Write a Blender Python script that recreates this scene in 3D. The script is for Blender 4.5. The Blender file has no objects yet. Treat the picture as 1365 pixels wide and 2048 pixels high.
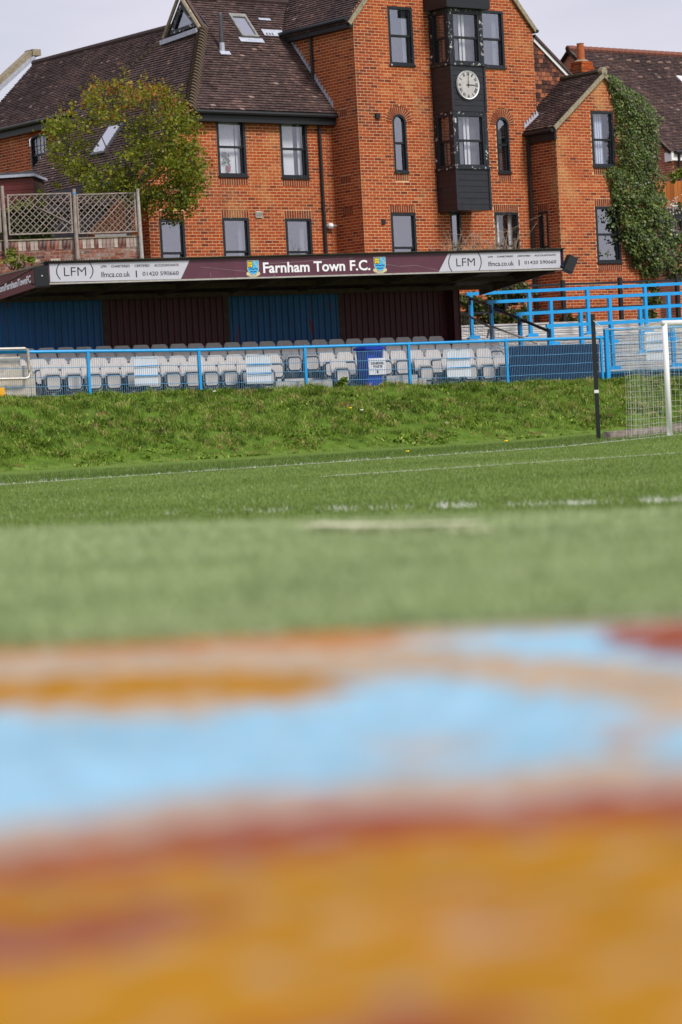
import bpy, math, random
import numpy as np
random.seed(7); rng = np.random.default_rng(7)
D = bpy.data; SC = bpy.context.scene; COL = SC.collection

# ---------------------------------------------------------------- camera
F = 5200.; CX, CY = 682.5, 1024.
EYE = np.array([0, 0, .88]); ROLL = math.atan(.053); PIT = math.atan(205/5200)
fwd = np.array([0, math.cos(PIT), -math.sin(PIT)]); up0 = np.array([0, math.sin(PIT), math.cos(PIT)])
RX = math.cos(ROLL)*np.array([1., 0, 0]) - math.sin(ROLL)*up0
UP = math.cos(ROLL)*up0 + math.sin(ROLL)*np.array([1., 0, 0])
from mathutils import Matrix, Vector
cd = D.cameras.new('camera'); cam = D.objects.new('camera', cd); COL.objects.link(cam); SC.camera = cam
cd.sensor_fit = 'VERTICAL'; cd.sensor_height = 36; cd.sensor_width = 24; cd.lens = F/2048*36
cd.clip_start = .05; cd.clip_end = 3000
M = Matrix.Identity(4)
for i, v in enumerate((RX, UP, -fwd)):
    for j in range(3): M[j][i] = v[j]
for j in range(3): M[j][3] = EYE[j]
cam.matrix_world = M
cd.dof.use_dof = True; cd.dof.focus_distance = 57; cd.dof.aperture_fstop = cd.lens/36.

# ---------------------------------------------------------------- sky, sun, exposure
SUN = Vector((.62, -.66, .92)).normalized()
W = D.worlds.new('World'); SC.world = W; W.use_nodes = True
nt = W.node_tree; nt.nodes.clear()
o = nt.nodes.new('ShaderNodeOutputWorld'); bg = nt.nodes.new('ShaderNodeBackground')
sky = nt.nodes.new('ShaderNodeTexSky'); sky.sky_type = 'NISHITA'; sky.sun_disc = False
sky.sun_elevation = math.asin(SUN.z); sky.sun_rotation = math.atan2(SUN.x, SUN.y)
mx = nt.nodes.new('ShaderNodeMix'); mx.data_type = 'RGBA'
tc = nt.nodes.new('ShaderNodeTexCoord'); mp = nt.nodes.new('ShaderNodeMapping'); mp.inputs['Scale'].default_value = (3, 3, 9)
nz = nt.nodes.new('ShaderNodeTexNoise'); nz.inputs['Scale'].default_value = 2.2; nz.inputs['Detail'].default_value = 5
mr = nt.nodes.new('ShaderNodeMapRange'); mr.inputs[1].default_value = .3; mr.inputs[2].default_value = .7
mr.inputs[3].default_value = .66; mr.inputs[4].default_value = .98
nt.links.new(tc.outputs['Generated'], mp.inputs[0]); nt.links.new(mp.outputs[0], nz.inputs['Vector'])
nt.links.new(nz.outputs[0], mr.inputs[0]); nt.links.new(mr.outputs[0], mx.inputs[0])
nt.links.new(sky.outputs[0], mx.inputs[6]); mx.inputs[7].default_value = (8.75, 8.35, 9.5, 1)
nt.links.new(mx.outputs[2], bg.inputs[0]); bg.inputs[1].default_value = .093
nt.links.new(bg.outputs[0], o.inputs[0])
sl = D.lights.new('sun', 'SUN'); sl.energy = 3.4; sl.angle = math.radians(14); sl.color = (1, .95, .87)
so = D.objects.new('sun', sl); COL.objects.link(so); so.rotation_euler = SUN.to_track_quat('Z', 'Y').to_euler(); so.location = (20, -20, 40)
SC.view_settings.view_transform = 'Standard'; SC.view_settings.look = 'None'; SC.view_settings.gamma = 1
SC.view_settings.use_curve_mapping = False; SC.view_settings.exposure = 0.0
SC.cycles.use_denoising = True
SC.cycles.max_bounces = 6; SC.cycles.transparent_max_bounces = 12

# ---------------------------------------------------------------- geometry helpers
Z = np.array([0, 0, 1.])
A3 = lambda *a: np.array(a, float)
def unit(v): v = np.array(v, float); return v/np.linalg.norm(v)
def ray(px, py): return fwd + RX*(px-CX)/F - UP*(py-CY)/F
def hit(px, py, P, N):
    d = ray(px, py); return EYE + d*(np.dot(P-EYE, N)/np.dot(d, N))
def proj(p):
    v = np.array(p, float)-EYE; z = v@fwd; return CX+F*(v@RX)/z, CY-F*(v@UP)/z
def at(px, py, Y): d = ray(px, py); return EYE + d*(Y/d[1])
def axes(a):
    a = math.radians(a); return A3(math.sin(a), math.cos(a), 0), A3(math.cos(a), -math.sin(a), 0)
def pn(x, y, s=0.):   # smooth value noise, about -1..1
    return (math.sin(1.3*x+2.1*y+s)+math.sin(2.7*x-1.7*y+1.3+s*2)+math.sin(-.9*x+3.3*y+4.1+s)*.8+math.sin(4.9*x+3.7*y+s*3)*.5)/3.3

def setp(o, label=None, cat=None, group=None, kind=None):
    if label: o['label'] = label
    if cat: o['category'] = cat
    if group: o['group'] = group
    if kind: o['kind'] = kind
    return o
def thing(name, loc, label, cat, group=None):
    o = D.objects.new(name, None); COL.objects.link(o); o.location = loc; o.empty_display_size = .2
    return setp(o, label, cat, group)
def origin(o):
    p = A3(0, 0, 0)
    while o is not None: p = p + np.array(o.location); o = o.parent
    return p
class MB:
    def __init__(s): s.v = []; s.f = []; s.t = []; s.m = []; s.mi = 0
    def add(s, vs, fs, tint=.5):
        b = len(s.v); s.v.extend([tuple(map(float, q)) for q in vs])
        for q in fs: s.f.append([b+i for i in q]); s.t.append(tint); s.m.append(s.mi)
    def box(s, o, a, b, c, tint=.5, skip=()):
        o = np.array(o, float); a = np.array(a, float); b = np.array(b, float); c = np.array(c, float)
        vs = [o, o+a, o+a+b, o+b, o+c, o+a+c, o+a+b+c, o+b+c]
        fs = [(0, 3, 2, 1), (4, 5, 6, 7), (0, 1, 5, 4), (1, 2, 6, 5), (2, 3, 7, 6), (3, 0, 4, 7)]
        if np.dot(np.cross(a, b), c) < 0: fs = [q[::-1] for q in fs]
        s.add(vs, [q for i, q in enumerate(fs) if i not in skip], tint)
    def cbox(s, c, a, b, d, tint=.5): s.box(np.array(c)-(np.array(a)+np.array(b)+np.array(d))/2, a, b, d, tint)
    def quad(s, a, b, c, d, tint=.5): s.add([a, b, c, d], [(0, 1, 2, 3)], tint)
    def prism(s, pts, dv, tint=.5):
        pts = [np.array(p, float) for p in pts]; n = len(pts); dv = np.array(dv, float)
        nn = sum(np.cross(pts[i]-pts[0], pts[(i+1) % n]-pts[0]) for i in range(n))
        if np.dot(nn, dv) > 0: pts = pts[::-1]
        s.add(pts+[p+dv for p in pts], [tuple(range(n)), tuple(range(2*n-1, n-1, -1))]+[(i, i+n, (i+1) % n+n, (i+1) % n) for i in range(n)], tint)
    def path(s, pts, r, n=6, tint=.5, cap=True):
        pts = [np.array(p, float) for p in pts]; rings = []
        rs = r if hasattr(r, '__len__') else [r]*len(pts)
        for i, p in enumerate(pts):
            t = unit(pts[min(i+1, len(pts)-1)]-pts[max(i-1, 0)])
            q = unit(np.cross(t, Z if abs(t[2]) < .9 else A3(1, 0, 0))); w = np.cross(t, q)
            rings.append([p+rs[i]*(math.cos(6.2832*k/n)*q+math.sin(6.2832*k/n)*w) for k in range(n)])
        fs = []
        for i in range(len(pts)-1):
            for k in range(n): fs.append((i*n+k, (i+1)*n+k, (i+1)*n+(k+1) % n, i*n+(k+1) % n))
        if cap: fs += [tuple(range(n)), tuple(range(len(pts)*n-1, (len(pts)-1)*n-1, -1))]
        s.add([q for R_ in rings for q in R_], fs, tint)
    def mesh(s, name, mat, off=(0, 0, 0)):
        me = D.meshes.new(name)
        v = np.array(s.v, float)-np.array(off)
        me.from_pydata(v.tolist(), [], s.f)
        for m_ in (mat if isinstance(mat, (list, tuple)) else [mat]): me.materials.append(m_)
        a = me.attributes.new('tint', 'FLOAT', 'FACE'); a.data.foreach_set('value', np.array(s.t, np.float32))
        if any(s.m): me.polygons.foreach_set('material_index', np.array(s.m, np.int32))
        me.update(); return me
    def build(s, name, mat, parent=None, smooth=False, loc=None, **kw):
        off = origin(parent) if parent is not None else A3(0, 0, 0)
        if loc is not None: off = np.array(loc, float)
        me = s.mesh(name, mat, off)
        if smooth: me.polygons.foreach_set('use_smooth', [True]*len(me.polygons))
        o = D.objects.new(name, me); COL.objects.link(o)
        if parent is not None:
            o.parent = parent; o.location = off-origin(parent)
        else: o.location = off
        return setp(o, **kw)

# ---------------------------------------------------------------- materials
def mat(name, cols, rough=.8, spec=.3, metal=0, ns=None, namt=.25, nscale=8., tint=True, wear=None, bump=0, bscale=60, stretch=None, patch=None):
    """cols: a colour or a list of (pos, colour) along the face attribute 'tint'; noise varies its lightness; wear=(colour, threshold, scale)"""
    m = D.materials.new(name); m.use_nodes = True; t = m.node_tree; N = t.nodes; L = t.links
    b = N['Principled BSDF']; b.inputs['Roughness'].default_value = rough; b.inputs['Specular IOR Level'].default_value = spec
    b.inputs['Metallic'].default_value = metal
    tc = N.new('ShaderNodeTexCoord'); vec = tc.outputs['Object']
    if stretch:
        mp = N.new('ShaderNodeMapping'); mp.inputs['Scale'].default_value = stretch; L.new(vec, mp.inputs[0]); vec = mp.outputs[0]
    if isinstance(cols, list):
        r = N.new('ShaderNodeValToRGB'); e = r.color_ramp.elements
        while len(e) > 1: e.remove(e[-1])
        e[0].position = cols[0][0]; e[0].color = (*cols[0][1], 1)
        for p, c in cols[1:]: q = e.new(p); q.color = (*c, 1)
        at_ = N.new('ShaderNodeAttribute'); at_.attribute_name = 'tint'; L.new(at_.outputs['Fac'], r.inputs[0]); c = r.outputs[0]
    else:
        rg = N.new('ShaderNodeRGB'); rg.outputs[0].default_value = (*cols, 1); c = rg.outputs[0]
    if patch:
        for (pc, th, sc_, amt) in patch:
            n0 = N.new('ShaderNodeTexNoise'); n0.inputs['Scale'].default_value = sc_; n0.inputs['Detail'].default_value = 6; n0.inputs['Roughness'].default_value = .65; L.new(vec, n0.inputs['Vector'])
            mr = N.new('ShaderNodeMapRange'); mr.inputs[1].default_value = th; mr.inputs[2].default_value = th+.14; mr.inputs[4].default_value = amt
            L.new(n0.outputs[0], mr.inputs[0]); mm = N.new('ShaderNodeMix'); mm.data_type = 'RGBA'; L.new(mr.outputs[0], mm.inputs[0]); L.new(c, mm.inputs[6]); mm.inputs[7].default_value = (*pc, 1); c = mm.outputs[2]
    n = N.new('ShaderNodeTexNoise'); n.inputs['Scale'].default_value = nscale; n.inputs['Detail'].default_value = 5; L.new(vec, n.inputs['Vector'])
    mr = N.new('ShaderNodeMapRange'); mr.inputs[1].default_value = .25; mr.inputs[2].default_value = .75; mr.inputs[3].default_value = 1-namt; mr.inputs[4].default_value = 1+namt
    L.new(n.outputs[0], mr.inputs[0])
    h = N.new('ShaderNodeVectorMath'); h.operation = 'SCALE'; L.new(c, h.inputs[0]); L.new(mr.outputs[0], h.inputs['Scale']); c = h.outputs[0]
    if wear:
        wc, th, wsc = wear
        n2 = N.new('ShaderNodeTexNoise'); n2.inputs['Scale'].default_value = wsc; n2.inputs['Detail'].default_value = 6; n2.inputs['Roughness'].default_value = .7; L.new(vec, n2.inputs['Vector'])
        m2 = N.new('ShaderNodeMapRange'); m2.inputs[1].default_value = th; m2.inputs[2].default_value = th+.03; L.new(n2.outputs[0], m2.inputs[0])
        mm = N.new('ShaderNodeMix'); mm.data_type = 'RGBA'; L.new(m2.outputs[0], mm.inputs[0]); L.new(c, mm.inputs[6]); mm.inputs[7].default_value = (*wc, 1); c = mm.outputs[2]
    L.new(c, b.inputs['Base Color'])
    if bump:
        n3 = N.new('ShaderNodeTexNoise'); n3.inputs['Scale'].default_value = bscale; n3.inputs['Detail'].default_value = 4; L.new(vec, n3.inputs['Vector'])
        bp = N.new('ShaderNodeBump'); bp.inputs['Strength'].default_value = bump; bp.inputs['Distance'].default_value = .02; L.new(n3.outputs[0], bp.inputs['Height']); L.new(bp.outputs[0], b.inputs['Normal'])
    return m
BRK = [(0, (.075, .020, .015)), (.2, (.16, .032, .017)), (.45, (.305, .056, .017)), (.75, (.385, .082, .020)), (1, (.46, .15, .06))]
STAIN = [((.17, .085, .05), .56, .45, .65), ((.46, .24, .09), .57, .6, .6), ((.10, .05, .035), .66, 1.3, .6), ((.55, .36, .26), .70, 5., .5)]
m_brick = mat('orange_brick', BRK, .85, .2, namt=.22, nscale=14, patch=STAIN)
m_mortar = mat('mortar', (.62, .39, .22), .9, .1, namt=.2, nscale=9, patch=[((.30, .17, .09), .60, .55, .6)])
m_oldbrick = mat('old_brick', [(0, (.05, .03, .03)), (.3, (.13, .05, .04)), (.6, (.26, .085, .055)), (.8, (.28, .20, .17)), (1, (.5, .43, .38))], .9, .1, namt=.3, nscale=18, patch=[((.36, .31, .28), .47, 3, .8), ((.08, .06, .05), .58, 2, .7)])
m_oldmortar = mat('old_mortar', (.30, .22, .16), .95, .1, namt=.3)
m_pinkbrick = mat('pinkish_brick', [(0, (.20, .06, .05)), (.5, (.34, .11, .085)), (1, (.45, .2, .16))], .9, .1, namt=.25, nscale=10)
m_tile = mat('clay_roof_tile', [(0, (.030, .018, .018)), (.35, (.062, .040, .040)), (.6, (.105, .066, .061)), (.82, (.19, .115, .095)), (.94, (.26, .19, .165)), (1, (.45, .41, .38))], .8, .25, namt=.25, nscale=7)
m_hung = mat('hung_clay_tile', [(0, (.05, .025, .022)), (.5, (.12, .05, .035)), (1, (.34, .12, .06))], .8, .2, namt=.3, nscale=12)
m_deck = mat('roof_underlay', (.035, .025, .022), .9, .1)
m_moss = mat('mossy_bonnet_tile', [(0, (.035, .027, .02)), (.6, (.10, .075, .055)), (1, (.22, .17, .12))], .9, .1, namt=.35, nscale=14)
m_black = mat('black_painted_timber', (.012, .014, .018), .45, .4, namt=.3, nscale=20)
m_chip = mat('chipped_black_paint', (.012, .016, .022), .45, .4, namt=.3, nscale=20, wear=((.48, .50, .52), .66, 9.))
m_chip2 = mat('flaking_black_paint', (.012, .016, .022), .45, .4, namt=.3, nscale=20, wear=((.55, .54, .53), .575, 8.))
m_board = mat('black_weatherboard', (.018, .019, .026), .4, .45, namt=.25, nscale=6)
m_lead = mat('lead_flashing', (.40, .43, .52), .5, .4, namt=.2, nscale=12)
m_stone = mat('coping_stone', (.28, .24, .17), .9, .2, namt=.35, nscale=14, patch=[((.16, .15, .10), .55, 6, .6)])
m_curtain = mat('white_curtain', (.85, .85, .88), .9, .1, namt=.06)
m_bluecurt = mat('blue_white_curtain', [(0, (.30, .38, .62)), (1, (.82, .84, .9))], .9, .1, namt=.05)
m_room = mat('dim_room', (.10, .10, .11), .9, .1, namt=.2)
m_white = mat('white_paint', (.80, .80, .82), .45, .4, namt=.04)
m_plast = mat('seat_plastic', [(0, (.45, .415, .395)), (1, (.57, .53, .505))], .5, .4, namt=.12, nscale=5, patch=[((.42, .40, .37), .58, 7, .4)])
m_seatdark = mat('dark_seat_bracket', (.02, .026, .038), .5, .4, namt=.2)
m_conc = mat('concrete', (.46, .43, .40), .9, .2, namt=.25, nscale=7, bump=.3, patch=[((.28, .26, .23), .56, 5, .5)])
m_concbeige = mat('beige_concrete', (.58, .50, .40), .9, .2, namt=.2, nscale=6, patch=[((.28, .24, .19), .58, 4, .7)])
m_blue = mat('blue_painted_steel', (.008, .30, .68), .4, .5, namt=.1, nscale=5, wear=((.02, .2, .42), .70, 11.))
m_wire = mat('blue_fence_wire', (.10, .30, .52), .45, .5, namt=.1)
m_galv = mat('galvanised_tube', (.42, .40, .37), .45, .5, metal=.3, namt=.2, nscale=12)
m_alu = mat('aluminium_decking', [(0, (.42, .41, .40)), (1, (.62, .61, .60))], .5, .4, metal=.15, namt=.18, nscale=4, stretch=(1, 1, 6))
m_navy = mat('navy_sheet', (.010, .018, .055), .7, .2, namt=.2, nscale=6)
m_claret = mat('claret_sign_vinyl', (.10, .032, .055), .4, .4, namt=.15, nscale=3, wear=((.26, .17, .2), .735, 3.2))
m_claretboard = mat('claret_boarding', (.13, .028, .026), .55, .3, namt=.15, nscale=4)
m_cladM = mat('claret_cladding', (.068, .012, .018), .5, .35, namt=.35, nscale=3, stretch=(1.6, 1.6, .25))
m_cladB = mat('blue_cladding', (.011, .09, .24), .5, .35, namt=.25, nscale=3, wear=((.16, .02, .015), .63, 2.2), stretch=(1.6, 1.6, .25))
m_sign = mat('white_sign_vinyl', (.50, .50, .58), .4, .4, namt=.04)
m_signtxt = mat('dark_sign_print', (.035, .035, .045), .6, .2, namt=.05)
m_letter = mat('white_letter', (.80, .80, .84), .5, .3, namt=.04)
m_yel = mat('crest_yellow', (.72, .52, .03), .5, .3, namt=.1); m_cblue = mat('crest_sky_blue', (.06, .42, .78), .5, .3, namt=.06)
m_cnavy = mat('crest_navy', (.01, .02, .09), .5, .3); m_cream = mat('crest_cream', (.62, .55, .36), .5, .3, namt=.2, nscale=30)
m_rust = mat('corrugated_roof_sheet', (.13, .14, .11), .8, .2, namt=.35, nscale=4, patch=[((.2, .13, .08), .56, 3, .6)])
m_timber = mat('dark_timber', (.07, .05, .038), .85, .2, namt=.3, nscale=6)
m_greywood = mat('weathered_grey_wood', [(0, (.16, .13, .115)), (1, (.33, .28, .25))], .85, .2, namt=.3, nscale=10)
m_newwood = mat('new_pine_batten', (.55, .34, .16), .8, .2, namt=.15)
m_orangewood = mat('orange_stained_boards', [(0, (.26, .075, .014)), (1, (.42, .14, .028))], .75, .3, namt=.3, nscale=5, stretch=(1, 1, .15))
m_bin = mat('blue_bin_plastic', (.014, .045, .40), .4, .45, namt=.1, nscale=5)
m_paper = mat('paper_notice', (.78, .76, .80), .6, .3, namt=.03)
m_speaker = mat('black_speaker_cabinet', (.022, .024, .028), .6, .3, namt=.2)
m_pipe = mat('dark_grey_pipe', (.06, .065, .075), .4, .4, namt=.15)
m_terra = mat('terracotta_pot', (.40, .11, .045), .8, .2, namt=.25, nscale=9)
m_bark = mat('grey_bark', (.10, .085, .075), .9, .1, namt=.35, nscale=18)
m_twig = mat('dry_twig', [(0, (.16, .10, .06)), (1, (.46, .36, .26))], .9, .1, namt=.2)
m_dial = mat('clock_dial', (.45, .43, .43), .5, .3, namt=.12, nscale=9)
m_yelpost = mat('yellow_paint', (.75, .38, .02), .5, .4, namt=.1)
def leafmat(name, ramp, tr=.35, rough=.5):
    m = mat(name, ramp, rough, .3, namt=.2, nscale=3); t = m.node_tree; b = t.nodes['Principled BSDF']
    tb = t.nodes.new('ShaderNodeBsdfTranslucent'); ms = t.nodes.new('ShaderNodeMixShader'); ms.inputs[0].default_value = tr
    src = b.inputs['Base Color'].links[0].from_socket; t.links.new(src, tb.inputs[0])
    t.links.new(b.outputs[0], ms.inputs[1]); t.links.new(tb.outputs[0], ms.inputs[2])
    t.links.new(ms.outputs[0], t.nodes['Material Output'].inputs[0]); return m
m_tree = leafmat('cherry_leaf', [(0, (.05, .085, .006)), (.4, (.17, .205, .014)), (.68, (.30, .26, .02)), (.85, (.33, .15, .025)), (1, (.36, .09, .04))])
m_ivy = leafmat('ivy_leaf', [(0, (.020, .038, .010)), (.5, (.09, .135, .03)), (.8, (.18, .225, .05)), (1, (.34, .37, .12))], .15, .4)
m_bush = leafmat('bush_leaf', [(0, (.02, .04, .01)), (.5, (.055, .09, .018)), (.8, (.15, .16, .03)), (.93, (.24, .16, .08)), (1, (.38, .27, .15))], .2)
m_varieg = leafmat('yellow_green_leaf', [(0, (.06, .11, .012)), (.6, (.16, .22, .03)), (1, (.42, .40, .07))], .3)
m_flower = mat('white_blossom', (.78, .74, .68), .8, .1, namt=.08)
m_dand = mat('yellow_flower', (.85, .62, .02), .7, .1)
m_gpitch = leafmat('pitch_grass', [(0, (.035, .08, .008)), (.5, (.16, .245, .042)), (.85, (.32, .41, .12)), (.97, (.52, .60, .34)), (1, (.85, .85, .83))], .3, .45)
m_gbank = leafmat('bank_grass', [(0, (.03, .07, .006)), (.3, (.11, .20, .014)), (.6, (.22, .335, .032)), (.83, (.38, .44, .11)), (.92, (.46, .40, .17)), (1, (.36, .22, .10))], .3, .5)
m_gverge = leafmat('verge_grass', [(0, (.15, .22, .08)), (.5, (.28, .36, .16)), (.95, (.42, .47, .28)), (1, (.85, .80, .62))], .3, .5)

def glass(name, k, col):
    m = D.materials.new(name); m.use_nodes = True; t = m.node_tree; t.nodes.clear()
    o = t.nodes.new('ShaderNodeOutputMaterial'); g = t.nodes.new('ShaderNodeBsdfGlossy'); g.inputs['Roughness'].default_value = .03; g.inputs[0].default_value = (.86, .88, .94, 1)
    tr = t.nodes.new('ShaderNodeBsdfTransparent'); tr.inputs[0].default_value = (*col, 1)
    ms = t.nodes.new('ShaderNodeMixShader'); ms.inputs[0].default_value = k
    t.links.new(tr.outputs[0], ms.inputs[1]); t.links.new(g.outputs[0], ms.inputs[2]); t.links.new(ms.outputs[0], o.inputs[0]); return m
m_glass = glass('window_glass', .29, (.70, .72, .74)); m_glass2 = glass('clear_window_glass', .13, (.93, .94, .95))

# ---------------------------------------------------------------- reference frames
E1, NB = axes(52); DB = -NB                      # building: along the facade, outward, depth
C0 = at(720, 300, 71.6)                           # corner between the tall gable and its side wall
ES, NS = axes(60); DS = -NS                      # stand and fence
P0 = at(600, 740, 62.)
def T(px, py, off): p = hit(px, py, P0+DS*off, NS); return float((p-P0)@ES), float(p[2])
def SP(t, off, z): q = P0+ES*t+DS*off; return A3(q[0], q[1], z)
gA = A3(-5.2, 39.83, 0); gB = A3(4.58, 46.84, 0); EG = unit(gB-gA); NG = A3(-EG[1], EG[0], 0)   # goal line, and away from the pitch

# ---------------------------------------------------------------- ground
def sst(a, b, x):
    x = np.clip((x-a)/(b-a), 0, 1); return x*x*(3-2*x)
def gz(X, Y, bumps=True):
    X = np.asarray(X, float); Y = np.asarray(Y, float)
    off = (X-P0[0])*DS[0]+(Y-P0[1])*DS[1]; t = (X-P0[0])*ES[0]+(Y-P0[1])*ES[1]
    top = np.clip(1.36-.0165*np.clip(t, -30, 30), .9, 1.9)
    z = .09*sst(3.5, 7.2, X)*sst(38, 46, Y)
    k = np.clip((off+6.0)/5.3, 0, 1)
    lift = (1-(1-k)**1.6)*(Y > 20)
    z = z*(1-lift)+top*lift
    if bumps: z = z+lift*(1-sst(.8, 1, k))*.07*(np.sin(X*2.3+Y*1.1)+np.sin(X*1.1-Y*2.9+1)+.7*np.sin(X*5.1+Y*3.3))
    z = np.where(off > 4.2, z+(3.05-top)*sst(5.8, 6.9, off), z)
    # the grassy verge and the painted path the camera stands over
    ver = .56-.072*sst(3.9, 9, Y)-.024*X.clip(-3, 3)*sst(4, 9, Y)
    z = np.where(Y < 19, ver*(1-sst(9.0, 15.5, Y)), z)
    return z
xs = np.concatenate([np.linspace(-600, -30, 12)[:-1], np.linspace(-30, -13, 18)[:-1], np.linspace(-13, 15, 130), np.linspace(15, 32, 18)[1:], np.linspace(32, 600, 12)[1:]])
ys = np.concatenate([np.linspace(-300, 0, 8)[:-1], np.linspace(0, 3.7, 6)[:-1], np.linspace(3.7, 20, 60)[:-1], np.linspace(20, 36, 24)[:-1], np.linspace(36, 72, 190), np.linspace(72, 100, 12)[1:], np.linspace(100, 900, 12)[1:]])
GX, GY = np.meshgrid(xs, ys); GZ = gz(GX, GY); GZ = np.where(GY < 3.9, np.minimum(GZ, .545), GZ)
nx, ny = len(xs), len(ys)
me = D.meshes.new('ground'); idx = np.arange(nx*ny).reshape(ny, nx)
fa = np.stack([idx[:-1, :-1], idx[:-1, 1:], idx[1:, 1:], idx[1:, :-1]], -1).reshape(-1, 4)
me.from_pydata(np.stack([GX, GY, GZ], -1).reshape(-1, 3).tolist(), [], fa.tolist())
m_g1 = mat('mown_turf', (.115, .185, .032), .9, .1, namt=.25, nscale=1.5, patch=[((.09, .15, .03), .5, .4, .4)], bump=.5, bscale=40)
m_g2 = mat('bank_soil_and_turf', (.08, .14, .018), .95, .1, namt=.35, nscale=3, patch=[((.15, .09, .045), .57, .9, .9)])
m_g3 = mat('verge_turf', (.29, .365, .165), .95, .1, namt=.16, nscale=2.2, patch=[((.12, .19, .05), .56, 1.3, .5)])
m_g4 = mat('bare_soil', (.17, .12, .085), .95, .1, namt=.3, nscale=3)
for m_ in (m_g1, m_g2, m_g3, m_g4): me.materials.append(m_)
cxm = GX[:-1, :-1]; cym = GY[:-1, :-1]; offm = (cxm-P0[0])*DS[0]+(cym-P0[1])*DS[1]
me.polygons.foreach_set('material_index', np.where(cym < 17, 2, np.where((offm > .2) & (offm < 28), 3, np.where(offm > -5.9, 1, 0))).reshape(-1).astype(np.int32))
me.polygons.foreach_set('use_smooth', [True]*len(me.polygons))
go = D.objects.new('ground', me); COL.objects.link(go); setp(go, kind='structure')

def ribbon(name, pts, w, m, kind='structure', lift=.006):
    mb = MB(); pts = [np.array(p, float) for p in pts]; P = []
    for a, b in zip(pts[:-1], pts[1:]):
        n_ = max(2, int(np.linalg.norm(b-a)/.5)); P += [a+(b-a)*k/n_ for k in range(n_)]
    P.append(pts[-1]); L_, R_ = [], []
    for i, p in enumerate(P):
        t = unit((P[min(i+1, len(P)-1)]-P[max(i-1, 0)])*A3(1, 1, 0)); s = A3(-t[1], t[0], 0)*w/2
        for q, lst in ((p+s, L_), (p-s, R_)): lst.append(A3(q[0], q[1], float(gz(q[0], q[1]))+lift))
    for i in range(len(P)-1): mb.quad(R_[i], R_[i+1], L_[i+1], L_[i])
    return mb.build(name, m, kind=kind)
m_line = mat('chalk_line', (.80, .80, .77), .95, .1, namt=.3, nscale=9, patch=[((.22, .30, .12), .54, 7, .8)])
ribbon('goal_line', [gA-EG*8, gA+EG*22], .13, m_line)
gp = A3(0, 0, 0)
ribbon('six_yard_line', [hit(640, 954, gp, Z), hit(850, 940, gp, Z), hit(1365, 906, gp, Z), hit(1500, 897, gp, Z)], .10, m_line)
ribbon('verge_line', [A3(-.10, 8.35, 0), A3(.10, 8.1, 0), A3(.42, 8.0, 0)], .14, mat('faded_cream_line', (.72, .68, .52), .9, .1, namt=.25, nscale=12, patch=[((.26, .30, .13), .5, 9, .35)]), lift=.024)

# painted path under the camera: amber, claret and sky blue house paint worn down to the concrete
AMB, CLA, SKYB, GRY = (.36, .168, .010), (.24, .058, .028), (.25, .45, .59), (.38, .37, .36)
OCH = (.38, .16, .04); TAN = (.40, .19, .06)
kz = A3(0, 0, .56)
def H2(*q): return [hit(x, y, kz, Z)[:2] for x, y in q]
WRM = (.40, .31, .22); PNK = (.36, .27, .22); BRN = (.29, .088, .030)
PAINT = [
 (WRM, H2((-400, 1310), (0, 1290), (1365, 1238), (1800, 1220), (1800, 1560), (1365, 1540), (700, 1580), (-400, 1700))),
 (OCH, H2((-400, 1290), (0, 1284), (300, 1278), (690, 1266), (880, 1254), (700, 1300), (520, 1300), (0, 1312), (-400, 1325))),
 (AMB, H2((60, 1358), (420, 1344), (690, 1345), (680, 1388), (400, 1398), (60, 1412), (-300, 1400), (-300, 1370))),
 (SKYB, H2((-400, 1440), (0, 1424), (300, 1436), (600, 1412), (700, 1362), (900, 1352), (1120, 1378), (1260, 1420), (1500, 1470), (1900, 1430), (1900, 1540), (1365, 1530), (1210, 1512), (900, 1545), (600, 1570), (0, 1650), (-400, 1700))),
 (GRY, H2((780, 1480), (960, 1470), (900, 1520), (760, 1530))), (PNK, H2((1190, 1440), (1330, 1436), (1310, 1490), (1200, 1500))),
 (SKYB, H2((760, 1290), (1000, 1270), (1190, 1258), (1420, 1300), (1420, 1352), (1200, 1326), (1010, 1305))),
 (CLA, H2((1215, 1250), (1500, 1236), (1900, 1230), (1900, 1400), (1365, 1318), (1230, 1290))),
 (PNK, H2((-900, 1690), (0, 1655), (600, 1580), (1365, 1545), (1900, 1520), (1900, 1570), (1365, 1590), (700, 1630), (0, 1710), (-900, 1760))),
 (BRN, H2((-900, 1770), (0, 1705), (360, 1655), (700, 1625), (1365, 1580), (2200, 1550), (2200, 1680), (1365, 1660), (700, 1716), (380, 1752), (0, 1800), (-900, 1860))),
 (CLA, H2((340, 1662), (700, 1622), (1365, 1580), (2200, 1550), (2200, 1600), (1365, 1628), (700, 1686), (420, 1720))),
 (AMB, H2((-900, 1850), (0, 1790), (420, 1740), (700, 1705), (1365, 1652), (2600, 1600), (3500, 4200), (-2500, 4200))),
 (CLA, H2((-600, 1860), (0, 1850), (250, 1800), (430, 1815), (330, 1890), (0, 1950), (-600, 1990))),
 (CLA, H2((330, 2080), (700, 2046), (950, 1985), (1080, 2030), (900, 2130), (400, 2200))),
 (TAN, H2((880, 1790), (960, 1770), (1040, 1800), (1050, 1880), (960, 1930), (870, 1880))),
]
def inpoly(x, y, P):
    c = False; n = len(P)
    for i in range(n):
        x1, y1 = P[i]; x2, y2 = P[(i+1) % n]
        if (y1 > y) != (y2 > y) and x < (x2-x1)*(y-y1)/(y2-y1)+x1: c = not c
    return c
e0, e1_ = hit(0, 1287, kz, Z), hit(1365, 1236, kz, Z); sl_ = (e1_[1]-e0[1])/(e1_[0]-e0[0])
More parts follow.
